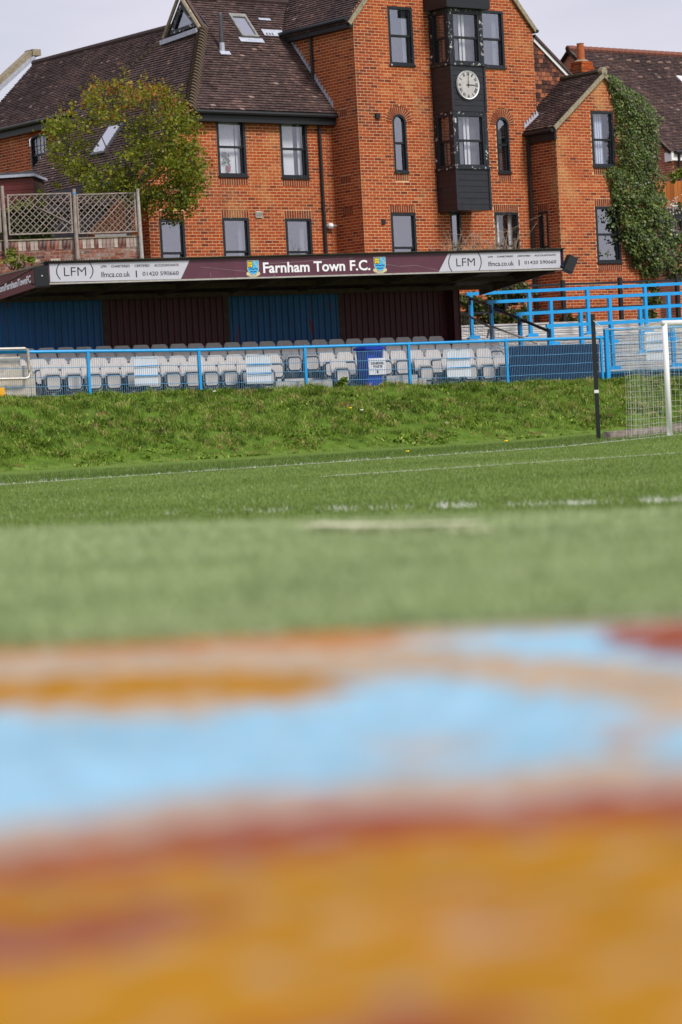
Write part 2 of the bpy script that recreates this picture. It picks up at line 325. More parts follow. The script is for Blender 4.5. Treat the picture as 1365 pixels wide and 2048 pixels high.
mb = MB(); SX = np.concatenate([[-9, -5, -2.5], np.linspace(-1.2, 1.2, 121), [2.5, 5, 9]]); SV = np.concatenate([[-2.5, -1], np.linspace(0, 1, 150)])
rows = []; cols = []
for v in SV:
    for x in SX:
        ye = e0[1]+sl_*(x-e0[0]); y = 1.05+(ye-1.05)*v if v >= 0 else 1.05+v
        rows.append((x, y, .56+.004*pn(x*2, y*2)))
        c = np.array((.36, .34, .33)); xw, yw = x+.02*pn(x*9, y*9)+random.gauss(0, .02), y+(.03*pn(x*7, y*5, 2)+random.gauss(0, .045))*min(1, max(.3, (y-1.2)*.6))
        for col, P in PAINT:
            if inpoly(xw, yw, P): c = np.array(col)
        w = pn(x*23, y*17, 1)+.8*random.random()
        if w > .95: c = c*.65+np.array(GRY)*.35
        c = c*(1+.10*pn(x*5, y*4, 3)+random.gauss(0, .08)); cols.append((*c, 1))
nX, nV = len(SX), len(SV); ii = np.arange(nX*nV).reshape(nV, nX)
me = D.meshes.new('painted_path'); b_ = len(rows)
edge = [(*r[:2], .40) for r in rows[-nX:]]
me.from_pydata(rows+edge, [], np.stack([ii[:-1, :-1], ii[:-1, 1:], ii[1:, 1:], ii[1:, :-1]], -1).reshape(-1, 4).tolist()+[(b_-nX+i, b_-nX+i+1, b_+i+1, b_+i) for i in range(nX-1)])
ca = me.color_attributes.new('paint', 'FLOAT_COLOR', 'POINT'); ca.data.foreach_set('color', np.array(cols+[(.3, .28, .26, 1)]*nX, np.float32).reshape(-1))
m_path = mat('worn_house_paint', (.5, .5, .5), .85, .06, namt=.1, nscale=20, bump=.3)
t_ = m_path.node_tree; va = t_.nodes.new('ShaderNodeVertexColor'); va.layer_name = 'paint'
sc_ = [n for n in t_.nodes if n.type == 'VECT_MATH'][0]; t_.links.new(va.outputs[0], sc_.inputs[0])
me.materials.append(m_path); po = D.objects.new('path', me); COL.objects.link(po); setp(po, kind='structure')

# ---------------------------------------------------------------- grass
def blades(name, X, Y, h, w, lean, tint, m, seg2=False, z0=None, label=None, cat=None, parent=None):
    n = len(X); a = rng.uniform(0, 6.2832, n); la = rng.uniform(0, 6.2832, n)
    zb = (gz(X, Y) if z0 is None else z0)-.01
    dx, dy = np.cos(a)*w/2, np.sin(a)*w/2; lx, ly = np.cos(la)*lean*h, np.sin(la)*lean*h
    if seg2:
        V = np.stack([np.stack([X-dx, Y-dy, zb], -1), np.stack([X+dx, Y+dy, zb], -1),
                      np.stack([X+dx*.8+lx*.35, Y+dy*.8+ly*.35, zb+h*.6], -1), np.stack([X-dx*.8+lx*.35, Y-dy*.8+ly*.35, zb+h*.6], -1),
                      np.stack([X+lx, Y+ly, zb+h*(1-.35*lean)], -1)], 1).reshape(-1, 3)
        b = np.arange(n)*5; loops = np.stack([b, b+1, b+2, b+3, b+3, b+2, b+4], -1).reshape(-1)
        ls = np.stack([np.arange(n)*7, np.arange(n)*7+4], -1).reshape(-1); tt = np.repeat(tint, 2)
    else:
        V = np.stack([np.stack([X-dx, Y-dy, zb], -1), np.stack([X+dx, Y+dy, zb], -1), np.stack([X+lx, Y+ly, zb+h], -1)], 1).reshape(-1, 3)
        loops = np.arange(3*n); ls = np.arange(n)*3; tt = tint
    me = D.meshes.new(name); me.vertices.add(len(V)); me.vertices.foreach_set('co', V.reshape(-1).astype(np.float32))
    me.loops.add(len(loops)); me.loops.foreach_set('vertex_index', loops.astype(np.int32))
    me.polygons.add(len(ls)); me.polygons.foreach_set('loop_start', ls.astype(np.int32))
    me.update(calc_edges=True)
    at_ = me.attributes.new('tint', 'FLOAT', 'FACE'); at_.data.foreach_set('value', tt.astype(np.float32))
    me.materials.append(m); o = D.objects.new(name, me); COL.objects.link(o)
    return setp(o, label, cat, kind='stuff')
def vnoise(X, Y, s): return (np.sin(X*1.3*s+Y*2.1*s)+np.sin(X*2.7*s-Y*1.7*s+1.3)+np.sin(-X*.9*s+Y*3.3*s+4.1)*.8+np.sin(X*4.9*s+Y*3.7*s)*.5)/3.3
# mown pitch
n = 420000
Yp = 19.5+(36)*rng.random(n)**1.35; Xp = (rng.random(n)*2-1)*(Yp*.1312+1.6)
k = ((Xp-P0[0])*DS[0]+(Yp-P0[1])*DS[1] < -5.6) & (((Xp-gA[0])*NG[0]+(Yp-gA[1])*NG[1]) < 6)
Xp, Yp = Xp[k], Yp[k]; n = len(Xp)
beyond = ((Xp-gA[0])*NG[0]+(Yp-gA[1])*NG[1]) > 0
h = rng.uniform(.02, .05, n)*np.where(beyond, 1.5, 1)*(1+.25*vnoise(Xp, Yp, .9))
tint = np.clip(.48+.25*rng.standard_normal(n)+.12*vnoise(Xp, Yp, .35)-.2*beyond, 0, .96)
dl = np.abs((Yp-24.0)+(Xp+1.77)*.718)/1.23       # distance to the near chalk line: chalked blades
lump = np.sin(Xp*7.1+1)+np.sin(Xp*12.3+2.2)+.6*np.sin(Xp*23.+.5); chalk = (dl < .30) & (rng.random(n) < np.interp(Xp, [-2.4, -.8, .3, 2], [.02, .07, .18, .26])*np.clip(.6+.65*lump, .05, 1.7)); tint = np.where(chalk, 1., tint); h = np.where(chalk, h*1.5, h)
dg = np.abs((Xp-gA[0])*NG[0]+(Yp-gA[1])*NG[1]); tint = np.where((dg < .06) & (rng.random(n) < .75), 1., tint)
s6a, s6b = hit(640, 954, gp, Z), hit(1365, 906, gp, Z); d6 = unit(s6b-s6a); d6n = A3(-d6[1], d6[0], 0)
dd = np.abs((Xp-s6a[0])*d6n[0]+(Yp-s6a[1])*d6n[1]); tint = np.where((dd < .05) & (rng.random(n) < .6) & (Xp > -.1), 1., tint)
blades('pitch_grass', Xp, Yp, h, rng.uniform(.004, .008, n), .5, tint, m_gpitch, label='short mown grass of the pitch', cat='grass')
# rough bank
def bank_pts(n, o0=-6.2, o1=.05):
    t = rng.uniform(-11.8, 15.5, n); o_ = o0+(o1-o0)*rng.random(n)
    q = P0[None]+ES[None]*t[:, None]+DS[None]*o_[:, None]; return q[:, 0], q[:, 1], o_
Xc, Yc, Oc = bank_pts(15000); cl = vnoise(Xc, Yc, 1.7); c2 = vnoise(Xc, Yc, .55); c3 = vnoise(Xc, Yc, 4.3)
k = rng.random(len(Xc)) < np.clip(.85+.6*cl-.3*(c3 < -.5), .12, 1); Xc, Yc, Oc, cl, c2 = Xc[k], Yc[k], Oc[k], cl[k], c2[k]; nc = len(Xc)
th = rng.uniform(.05, .17, nc)*(1+.45*cl)*np.where(rng.random(nc) < .12, 1.5, 1); tt = .42+.16*c2+.22*rng.standard_normal(nc); tt = np.where((rng.random(nc) < .06+.22*(c2 < -.35)), rng.uniform(.84, 1, nc), tt)
i_ = rng.integers(0, nc, 235000); n = len(i_); sp_ = rng.uniform(.03, .09, nc)[i_]
Xb = Xc[i_]+sp_*rng.standard_normal(n); Yb = Yc[i_]+sp_*rng.standard_normal(n); Ob = Oc[i_]
edge = np.clip((Ob+6.3)/1.3, .3, 1)
h = th[i_]*rng.uniform(.5, 1.15, n)*edge*(1-.35*(Ob > -.6)); tint = np.clip(tt[i_]+.10*rng.standard_normal(n), 0, 1)
blades('bank_grass', Xb, Yb, h, rng.uniform(.006, .016, n), .75, tint, m_gbank, True, label='rough long grass on the bank below the stand', cat='grass')
# broad weed leaves on the bank, in patches
Xw, Yw, Ow = bank_pts(42000); q = vnoise(Xw, Yw, 1.1)+.5*vnoise(Xw, Yw, 3.1); k = q > .25; Xw, Yw = Xw[k], Yw[k]; n = len(Xw)
blades('bank_weeds', Xw, Yw, rng.uniform(.05, .13, n), rng.uniform(.03, .06, n), 1.3, np.clip(.48+.2*rng.standard_normal(n)+.15*vnoise(Xw, Yw, 5), 0, .85), m_gbank, True, label='broad leaved weeds among the bank grass', cat='weeds')
# verge blades close to the camera (out of focus)
n = 80000; Yv = 3.72+5.8*rng.random(n)**1.2; Xv = (rng.random(n)*2-1)*(Yv*.1312+.5)
tv = np.clip(.5+.2*rng.standard_normal(n)+.2*vnoise(Xv, Yv, 2.5), 0, .95)
dcl = np.abs(Yv-(8.35-.9*(Xv+.1))); tv = np.where((dcl < .13) & (Xv > -.12) & (Xv < .46) & (np.sin(Xv*19)+np.sin(Xv*41+1) > -.6), 1., tv)
blades('verge_grass', Xv, Yv, rng.uniform(.012, .035, n), rng.uniform(.004, .008, n), .6, tv, m_gverge, label='pale short grass of the near verge', cat='grass')
# daisies and dandelions that can be counted
for (px, py, mm, lab) in [(339, 806, m_flower, 'white dandelion clock on the bank below the second white board'), (430, 785, m_flower, 'white daisy at the foot of the third fence post'),
        (660, 783, m_flower, 'white daisy just under the concrete step'), (724, 822, m_flower, 'white dandelion clock below the blue bin'), (701, 818, m_dand, 'yellow dandelion left of the clock below the bin'),
        (893, 848, m_flower, 'white scrap of blossom low on the bank'), (1012, 884, m_dand, 'yellow dandelion near the foot of the bank'), (815, 905, m_dand, 'yellow dandelion beside the goal line')]:
    p = None
    for Y in np.linspace(40, 64, 600):
        q = at(px, py, Y)
        if q[2] <= gz(q[0], q[1]): p = q; break
    if p is None: continue
    zg = float(gz(p[0], p[1])); hd = p+A3(0, -.15, 0); hd[2] += .02
    f_ = thing('wild_flower', (p[0], p[1], zg), lab, 'flower', 'wild flowers on the bank')
    mb = MB(); mb.path([A3(p[0], p[1], zg), hd], .004, 4, .4); mb.build('stem', m_gbank, f_)
    mb = MB()
    for k in range(5): mb.path([hd+A3(0, 0, -.012), hd+A3(.038*math.cos(k*1.257), .038*math.sin(k*1.257), .01)], [.012, .016], 5)
    mb.build('flower_head', mm, f_)

# ---------------------------------------------------------------- brick walls
CO = .0833; BL = .250
def ivals(poly, z):
    xs_ = []
    n = len(poly)
    for i in range(n):
        (u1, z1), (u2, z2) = poly[i], poly[(i+1) % n]
        if (z1 > z) != (z2 > z): xs_.append(u1+(u2-u1)*(z-z1)/(z2-z1))
    xs_.sort(); return list(zip(xs_[::2], xs_[1::2]))
def sub(iv, cut):
    for a, b in cut:
        o_ = []
        for c, d in iv:
            if b <= c or a >= d: o_.append((c, d)); continue
            if a > c: o_.append((c, a))
            if b < d: o_.append((b, d))
        iv = o_
    return iv
class Wall:
    """a wall plane through O, along uu, outward nn; polygon and openings in (u, z)"""
    def __init__(s, O, uu, nn, poly, parent, opens=(), soldiers=(), course=CO, length=BL, mm=None, mort=None, ph=0., stuff=None, pick=None, flemish=False, dark=None):
        s.O, s.uu, s.nn = O, uu, nn
        mb = MB(); inner = MB(); z0 = min(z for _, z in poly); z1 = max(z for _, z in poly)
        P = lambda u, z, d=0.: A3(*(O+uu*u+nn*d)[:2], z)
        k0 = int(math.floor(z0/course)); k1 = int(math.ceil(z1/course)); picks = []
        for k in range(k0, k1):
            za, zb = k*course, (k+1)*course; zm = (za+zb)/2
            base = ivals(poly, zm)
            iv = sub(base, [q for P_ in opens for q in ivals(P_, zm)])
            for a, b in iv: mb.quad(P(a, za), P(b, za), P(b, zb), P(a, zb))
            iv2 = sub(iv, [(q[0], q[1]) for q in soldiers if q[2] < zm < q[3]])
            for a, b in iv2:
                u = math.floor(a/length)*length-(length/2 if k % 2 else 0)+ph; j = 0
                if flemish: u -= length
                while u < b:
                    L_ = length if not flemish else (length if (j+k) % 2 else length*.5)
                    c, d = max(u, a)+.0085, min(u+L_, b)-.0085
                    if d-c > .03:
                        r = random.random(); tn = .16+.1*random.random() if r < .07 else (.85+.1*random.random() if r > .975 else .36+.34*random.random())
                        tn = min(.98, max(.05, tn+.10*pn(c*.45, zm*.5, 2)+.05*pn(c*2.1, zm*1.6, 5)))
                        if flemish and L_ < length: tn = .08+.3*random.random()
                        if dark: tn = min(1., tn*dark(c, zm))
                        rec = (c, d, za+.0085, zb-.0085, tn, .004+.002*random.random())
                        if pick and pick(c, zm): picks.append(rec)
                        else: s._b(stuff, P, rec)
                    u += L_; j += 1
        for (a, b, za, zb) in soldiers:
            n_ = max(1, round((b-a)/.081)); w = (b-a)/n_
            for i in range(n_): s._b(stuff, P, (a+i*w+.009, a+(i+1)*w-.009, za+.008, zb-.008, .15+.14*random.random(), .006))
        s.P = P; s.obj = mb.build('wall', mort or m_mortar, parent)
        s.picks = picks
    def _b(s, mb, P, r):
        c, d, a, b, tn, pr = r; q = P(c, a, pr)
        mb.box(P(c, a, -.004), s.uu*(d-c), s.nn*(pr+.004), Z*(b-a), tn, skip=(2,))
    def individual(s, cap):
        """the bricks that show largest, each an object sharing a few meshes"""
        cache = {}
        for r in s.picks[:cap]:
            c, d, a, b, tn, pr = r; key = (round(d-c, 2), round(tn*6))
            if key not in cache:
                m2 = MB(); L_ = key[0]; m2.box(-s.uu*L_/2-Z*(b-a)/2-s.nn*.004, s.uu*L_, s.nn*(pr+.004), Z*(b-a), max(.03, key[1]/6), skip=(2,)); cache[key] = m2.mesh('brick', m_brick)
            o_ = D.objects.new('brick', cache[key]); COL.objects.link(o_); o_.parent = s.obj
            o_.location = s.P((c+d)/2, (a+b)/2)-origin(s.obj)
        for r in s.picks[cap:]: s._b(brickwork, s.P, r)
def rect(u0, u1, z0, z1): return [(u0, z0), (u1, z0), (u1, z1), (u0, z1)]
def archpoly(u0, u1, z0, z1, rise=None, n=10):
    r = (u1-u0)/2; c = (u0+u1)/2; rise = rise or r; zc = z1-rise
    return [(u0, z0), (u1, z0)]+[(c+r*math.cos(math.pi*k/n), zc+rise*math.sin(math.pi*k/n)) for k in range(n+1)]

BLD = thing('brick_building', A3(C0[0], C0[1], 1.4), 'large orange brick building with steep tiled roofs and a black clock bay', 'building')
brickwork = MB()
tiles = MB()
def fr(O): # frame helpers for a plane parallel to the facade
    return lambda px, py: (lambda p: (float((p-C0)@E1), float(p[2])))(hit(px, py, O, NB))
OG = C0; gG = fr(OG)
sW = 1.22; OW = C0+DB*sW; gW = fr(OW)
pP = 1.17; OP = C0+NB*pP; gP = fr(OP)
def gS(px, py): p = hit(px, py, C0, E1); return float((p-C0)@DB), float(p[2])
def px_rect(g, tl, br):
    a, b = g(*tl), g(*br); c = g(br[0], tl[1]); return (a[0], b[0], b[1], (a[1]+c[1])/2)

def window(parent, wall, r, arch=False, rise=None, curt=None, gl=None, chip=None, grid=None, mid=.5, depth=.0, sillw=.04, frame=.075):
    """sliding sash window: outer frame, upper and lower sash, panes, sill and what hangs behind"""
    u0, u1, z0, z1 = r; P = wall.P; uu, nn = wall.uu, wall.nn; chip = chip or m_chip; gl = gl or m_glass
    mb = MB(); fw_ = frame; d0, d1 = -.12-depth, .012-depth
    def bar(a, b, c, d, n0, n1): mb.box(P(a, c, n0), uu*(b-a), nn*(n1-n0), Z*(d-c))
    if arch:
        r_ = (u1-u0)/2; cu = (u0+u1)/2; rs = rise or r_; zc = z1-rs; N_ = 12
        bar(u0, u0+fw_, z0, zc, d0, d1); bar(u1-fw_, u1, z0, zc, d0, d1)
        for k in range(N_):
            a0, a1 = math.pi*k/N_, math.pi*(k+1)/N_
            o1 = [(cu+r_*math.cos(a), zc+rs*math.sin(a)) for a in (a0, a1)]; i1 = [(cu+(r_-fw_)*math.cos(a), zc+(rs-fw_)*math.sin(a)) for a in (a1, a0)]
            mb.prism([P(*q, d0) for q in o1+i1], nn*(d1-d0))
    else:
        bar(u0, u0+fw_, z0, z1, d0, d1); bar(u1-fw_, u1, z0, z1, d0, d1); bar(u0+fw_, u1-fw_, z1-fw_, z1, d0, d1)
    bar(u0+fw_, u1-fw_, z0, z0+fw_*.9, d0, d1)
    w = mb.build('window', chip, parent)
    zm = z0+(z1-z0)*mid; a, b = u0+fw_, u1-fw_; zb_, zt = z0+fw_*.9, z1-fw_
    mb = MB(); bar(a, b, zm-.03, zm+.03, -.085-depth, -.03-depth)
    st = .028
    for (c, d, n0) in ((zm+.03, zt, -.075-depth), (zb_, zm-.03, -.105-depth)):
        bar(a, a+st, c, d, n0, n0+.04); bar(b-st*(1.6 if c < zm else 1), b, c, d, n0, n0+.04)
    if grid:
        for i in range(1, grid[0]):
            uc = a+(b-a)*i/grid[0]; bar(uc-.012, uc+.012, zb_, zt, -.07-depth, -.045-depth)
        for j in (zm+(zt-zm)*.48, zb_+(zm-zb_)*.5): bar(a, b, j-.012, j+.012, -.068-depth, -.047-depth)
    mb.build('sash', m_black, w)
    for (c, d, n0, top) in ((zm+.03, zt, -.058-depth, True), (zb_, zm-.03, -.088-depth, False)):
        mb = MB()
        if top and arch:
            r_ = (b-a)/2; cu = (a+b)/2; zc = z1-(rise or (u1-u0)/2); rs = (rise or (u1-u0)/2)-fw_
            poly = [(a+st, c), (b-st, c)]+[(cu+(r_-.01)*math.cos(math.pi*k/10), zc+rs*math.sin(math.pi*k/10)) for k in range(11)]
            mb.prism([P(*q, n0) for q in poly], nn*.006)
        else: mb.box(P(a+st, c, n0), uu*(b-a-2*st), nn*.006, Z*(d-c))
        mb.build('pane', gl, w)
    mb = MB(); mb.box(P(u0-.02, z0-.045, -.05-depth), uu*(u1-u0+.04), nn*(.10), Z*.05); mb.build('sill', chip, w)
    if curt:
        for (f0, f1, kind) in curt:
            mb = MB(); cm = {'w': m_curtain, 'b': m_bluecurt, 'd': m_room}[kind]; n_ = max(3, int((f1-f0)*26))
            pts = [(a+(b-a)*(f0+(f1-f0)*i/n_), -.22-depth+.02*math.sin(i*2.1)) for i in range(n_+1)]
            zt2 = (z1-(rise or (u1-u0)/2)*.3) if arch else zt
            for i, ((p, d), (q, e)) in enumerate(zip(pts[:-1], pts[1:])):
                mb.quad(P(p, zb_, d), P(q, zb_, e), P(q, zt2, e), P(p, zt2, d), 1. if i % 3 else .1)
            mb.build('curtain', cm, w)
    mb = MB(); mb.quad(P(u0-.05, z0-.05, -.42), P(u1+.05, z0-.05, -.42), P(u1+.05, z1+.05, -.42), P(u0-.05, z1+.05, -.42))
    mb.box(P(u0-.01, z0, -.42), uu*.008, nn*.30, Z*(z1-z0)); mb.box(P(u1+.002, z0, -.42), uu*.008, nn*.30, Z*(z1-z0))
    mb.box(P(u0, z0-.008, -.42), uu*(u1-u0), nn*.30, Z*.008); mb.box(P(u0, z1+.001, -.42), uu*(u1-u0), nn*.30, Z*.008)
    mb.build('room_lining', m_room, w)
    return w

# --- tall gable (G)
zE = gG(712, 22)[1]-.03; UR = gG(1068, 120)[0]; zb = 1.4
apex = (UR/2, zE+1.12*UR/2)
G1 = px_rect(gG, (774.5, 13.5), (829.5, 131)); G2 = px_rect(gG, (953, 21), (1011, 136))
GA1 = px_rect(gG, (784, 228), (817, 344)); GA2 = px_rect(gG, (991.5, 234), (1022, 345))
G3 = px_rect(gG, (781, 426), (837, 545)); G4 = px_rect(gG, (900, 424), (927, 540)); G5 = px_rect(gG, (988.5, 424.5), (1042, 540))
def sold_above(r, h=.225): return (r[0]-.01, r[1]+.01, r[3], r[3]+h)
def sold_below(r, h=.21): return (r[0]+.01, r[1]+.01, r[2]-.045-h, r[2]-.045)
def fan(r): # ring around an arched head, as an opening for the courses
    u0, u1, z0, z1 = r; rr = (u1-u0)/2; c = (u0+u1)/2; zc = z1-rr; R2 = rr+.235
    return [(c+R2, zc)]+[(c+R2*math.cos(math.pi*k/14), zc+R2*math.sin(math.pi*k/14)) for k in range(1, 14)]+[(c-R2, zc), (c-rr, zc), (c-rr, z0), (c+rr, z0), (c+rr, zc)]
def solid(r): return rect(*r)
polyG = [(0, zb), (UR, zb), (UR, zE), apex, (0, zE)]
gpick = lambda u, z: .02 < u < 1.95 and 5.2 < z < 7.7
gdark = lambda u, z: (.45+.35*random.random() if u < .55+.25*pn(u*3, z*1.7) and 8.2 < z < 11.6 and random.random() < .75 else 1.25 if .4 < u < 2.4 and 9. < z < 10.4 and random.random() < .5 else 1.)
WG = Wall(OG, E1, NB, polyG, BLD, dark=gdark, opens=[solid(G1), solid(G2), fan(GA1), fan(GA2), solid(G3), solid(G4), solid(G5)],
          soldiers=[sold_above(G3), sold_above(G5), sold_below(GA1), sold_below(GA2)], stuff=brickwork, pick=gpick)
for r in (GA1, GA2):
    u0, u1, z0, z1 = r; rr = (u1-u0)/2; c = (u0+u1)/2; zc = z1-rr; mbm = MB(); mbk = MB()
    for k in range(17):
        a0, a1 = math.pi*k/17+.025, math.pi*(k+1)/17-.025
        q = [(c+R_*math.cos(a), zc+R_*math.sin(a)) for R_, a in ((rr+.005, a0+.01), (rr+.225, a0), (rr+.225, a1), (rr+.005, a1-.01))]
        mbk.prism([WG.P(*p, -.01) for p in q], NB*.021, .18+.15*random.random())
    for k in range(14):
        a0, a1 = math.pi*k/14, math.pi*(k+1)/14
        mbm.quad(*[WG.P(c+R_*math.cos(a), zc+R_*math.sin(a), 0) for R_, a in ((rr, a0), (rr+.235, a0), (rr+.235, a1), (rr, a1))])
    ob = mbm.build('arch_joint', m_mortar, BLD); mbk.build('arch_bricks', m_brick, ob)
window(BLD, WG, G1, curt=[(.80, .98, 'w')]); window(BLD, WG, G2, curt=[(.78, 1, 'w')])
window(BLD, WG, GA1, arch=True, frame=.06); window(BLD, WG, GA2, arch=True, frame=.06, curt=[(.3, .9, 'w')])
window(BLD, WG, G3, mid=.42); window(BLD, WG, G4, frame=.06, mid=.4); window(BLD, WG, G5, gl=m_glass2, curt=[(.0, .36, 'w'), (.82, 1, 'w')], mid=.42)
# --- side wall of the gable (S), seen along its depth
u_S = DB
sold1 = [gS(681, 352), gS(703, 367)]; sold2 = [gS(686, 416), gS(707, 430)]; sold0 = [gS(679, 220), gS(695, 232)]
def srt(q): return (min(q[0][0], q[1][0]), max(q[0][0], q[1][0]), (q[0][1]+q[1][1])/2-.115, (q[0][1]+q[1][1])/2+.115)
WS = Wall(C0, DB, -E1, rect(0, 6.5, zb, zE-.1), BLD, soldiers=[srt(sold0), srt(sold1), srt(sold2)], stuff=brickwork,
          dark=lambda u, z: 1-.55*max(0, 1-abs(u-.86)/.22)*(z < 8.8)*(.6+.4*math.sin(z*9)))
# --- lower wing (W)
zWe = gW(520, 238)[1]
WW1 = px_rect(gW, (431.5, 236), (495, 352)); WW2 = px_rect(gW, (558, 240.5), (618.5, 355.5)); WW3 = px_rect(gW, (444, 435.5), (504, 552))
WW4 = px_rect(gW, (570, 437), (628.5, 552)); WW5 = px_rect(gW, (318, 438), (375, 555))
uH = gW(372, 226)[0]
polyW = [(-8.2, zb), (0, zb), (0, zWe), (uH, zWe), (-8.2, zWe-(uH+8.2)*.95)]
WW = Wall(OW, E1, NB, polyW, BLD, opens=[solid(r) for r in (WW1, WW2, WW3, WW4, WW5)],
          soldiers=[sold_below(WW1), sold_below(WW2), sold_above(WW3), sold_above(WW4), sold_above(WW5)], stuff=brickwork)
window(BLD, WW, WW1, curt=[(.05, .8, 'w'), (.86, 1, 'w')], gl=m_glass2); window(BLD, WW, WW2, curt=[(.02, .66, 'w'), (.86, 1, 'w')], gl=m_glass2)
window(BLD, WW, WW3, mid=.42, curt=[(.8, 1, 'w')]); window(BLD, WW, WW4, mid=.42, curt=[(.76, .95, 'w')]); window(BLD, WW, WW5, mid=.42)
# plant in a pot behind the left window of the wing
mb = MB(); c_ = WW.P((WW1[0]+WW1[1])/2-.02, WW1[2]+.12, -.16); mb.path([c_, c_+Z*.16], [.05, .07], 8, .5); pot = mb.build('plant_pot', m_terra, BLD)
mb = MB()
for k in range(26):
    b0 = c_+Z*(.15+.36*random.random())+E1*random.uniform(-.17, .04); d_ = unit(A3(random.uniform(-1, 1), random.uniform(-.4, .1), random.uniform(-.3, 1)))*.09; s_ = unit(np.cross(d_, NB))*.03
    mb.quad(b0, b0+d_*.5+s_, b0+d_, b0+d_*.5-s_, .3+.4*random.random())
mb.build('potted_plant', m_ivy, pot)
# --- small gabled wing on the right (P): return wall and facade
uPR = float((hit(1065, 380, C0, NB)-C0)@E1); uP0 = float((hit(1118, 380, OP, NB)-C0)@E1)
zPe = gP(1113, 250)[1]; uPa, zPa = gP(1204, 150)
uP1 = 2*uPa-uP0
polyP = [(uP0, zb), (uP1, zb), (uP1, zPe), (uPa, zPa), (uP0, zPe)]
PW1 = px_rect(gP, (1181, 222), (1231, 333)); PW2 = px_rect(gP, (1190, 413), (1244, 524))
WP = Wall(OP, E1, NB, polyP, BLD, opens=[solid(PW1), solid(PW2)], soldiers=[sold_above(PW2), sold_below(PW2), sold_below(PW1)], stuff=brickwork,
          )
window(BLD, WP, PW1, curt=[(.34, .74, 'b')], gl=m_glass2, mid=.48); window(BLD, WP, PW2, mid=.5)
ORt = C0+E1*uP0
def gR(px, py): p = hit(px, py, ORt, E1); return float((p-ORt)@DB), float(p[2])
RW = [gR(1077, 424), gR(1101, 520)]; rRW = (min(RW[0][0], RW[1][0]), max(RW[0][0], RW[1][0]), gR(1090, 545)[1], (gR(1077, 424)[1]+gR(1098, 420)[1])/2)
WR = Wall(ORt, DB, -E1, rect(-pP, .6, zb, zPe-.1), BLD, opens=[solid(rRW)], soldiers=[sold_above(rRW)], stuff=brickwork, dark=lambda u, z: .75)  # return wall faces away from the sun; its shade is put into the brick tint
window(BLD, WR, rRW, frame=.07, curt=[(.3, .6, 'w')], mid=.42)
WG.individual(300)

# --- roof tile laying
def lay(O, uu, vv, nn, poly, gauge=.10, width=.165, keep=None, tone=0., seed=0., gap=.004, mb=None, light=.012):
    mb = mb if mb is not None else tiles
    v0 = min(q[1] for q in poly); v1 = max(q[1] for q in poly); k = 0; v = v0
    while v < v1-.02:
        for a, b in ivals(poly, v+gauge*.5):
            u = math.floor(a/width)*width-(width/2 if k % 2 else 0)
            while u < b:
                c, d = max(u, a)+gap, min(u+width, b)-gap
                if d-c > .03 and (keep is None or keep((c+d)/2, v+gauge/2)):
                    j = random.uniform(-.006, .006); lift = .036+random.uniform(-.005, .008)
                    p = lambda uq, vq, nq: O+uu*uq+vv*vq+nn*nq
                    big = pn(u*.9, v*.35, seed); r = random.random()
                    tn = .45+tone+.17*big+.10*random.gauss(0, 1)
                    if r < light: tn = .84+.12*random.random()
                    q0, q1 = p(c, v+j, lift), p(d, v+j, lift+random.uniform(-.004, .004)); q2, q3 = p(d, v+gauge*1.02, .008), p(c, v+gauge*1.02, .008)
                    tn = min(1, max(0, tn))
                    mb.add([q0, q1, q2, q3, p(c, v+j, .0), p(d, v+j, .0)], [(0, 1, 2, 3), (4, 5, 1, 0)], tn)
                u += width
        v += gauge; k += 1
def deck(parent, O, uu, vv, nn, poly, th=.09, name='roof', m=None):
    mb = MB(); mb.prism([O+uu*a+vv*b-nn*.002 for a, b in poly], -nn*th); return mb.build(name, m or m_deck, parent)
# W front slope: eave line along E1, pitch from the flashing on the side wall
sF0, zF0 = gS(668, 219); sF1, zF1 = gS(576, 76); tgW = (zF1-zF0)/(sF1-sF0); cW = 1/math.hypot(1, tgW); sWn = tgW*cW
vW = DB*cW+Z*sWn; nW = NB*sWn+Z*cW
OWr = C0+DB*(sW-.28); OWr = A3(OWr[0], OWr[1], zF0+(sW-.28-sF0)*tgW)
def onW(px, py): p = hit(px, py, OWr, nW); return float((p-OWr)@E1), float((p-OWr)@vW)
uA, _ = onW(377, 213); hipT = onW(405, 52); gabT = onW(372, -3)
vR = onW(480, 2)[1]+.05
tgG = 1.12
polyWr = [(uA, 0), (.25, 0), (.25, vR*.35), (3.4, vR), (gabT[0], vR), hipT]
zGroof = lambda u: zE-.06+tgG*u
def keepW(u, v):
    z = OWr[2]+v*sWn
    return u < .02 or z > zGroof(u)-.03
polyWk = [(uA, 0), (0, 0), (0, (zE-OWr[2])/sWn), ((OWr[2]+vR*sWn-zE)/tgG, vR), (gabT[0], vR), hipT]
deck(BLD, OWr, E1, vW, nW, polyWk); lay(OWr, E1, vW, nW, polyWk, seed=1)
# hip slope (C) that sweeps down on the left, containing the hip line and the depth direction
hB = OWr+E1*uA; hT = OWr+E1*hipT[0]+vW*hipT[1]; hd = hT-hB
nC = unit(np.cross(hd, DB)); nC = nC if nC[2] > 0 else -nC
vC = unit(np.cross(DB, nC)); vC = vC if vC[2] > 0 else -vC
def onC(px, py): p = hit(px, py, hB, nC); return float((p-hB)@DB), float((p-hB)@vC)
polyC = [onC(*q) for q in [(377, 213), (405, 52), (338, 76), (318, 86), (165, 216), (101, 294), (63, 342), (56, 400), (238, 415), (320, 315)]]
deck(BLD, hB, DB, vC, nC, polyC); lay(hB, DB, vC, nC, polyC, seed=2)
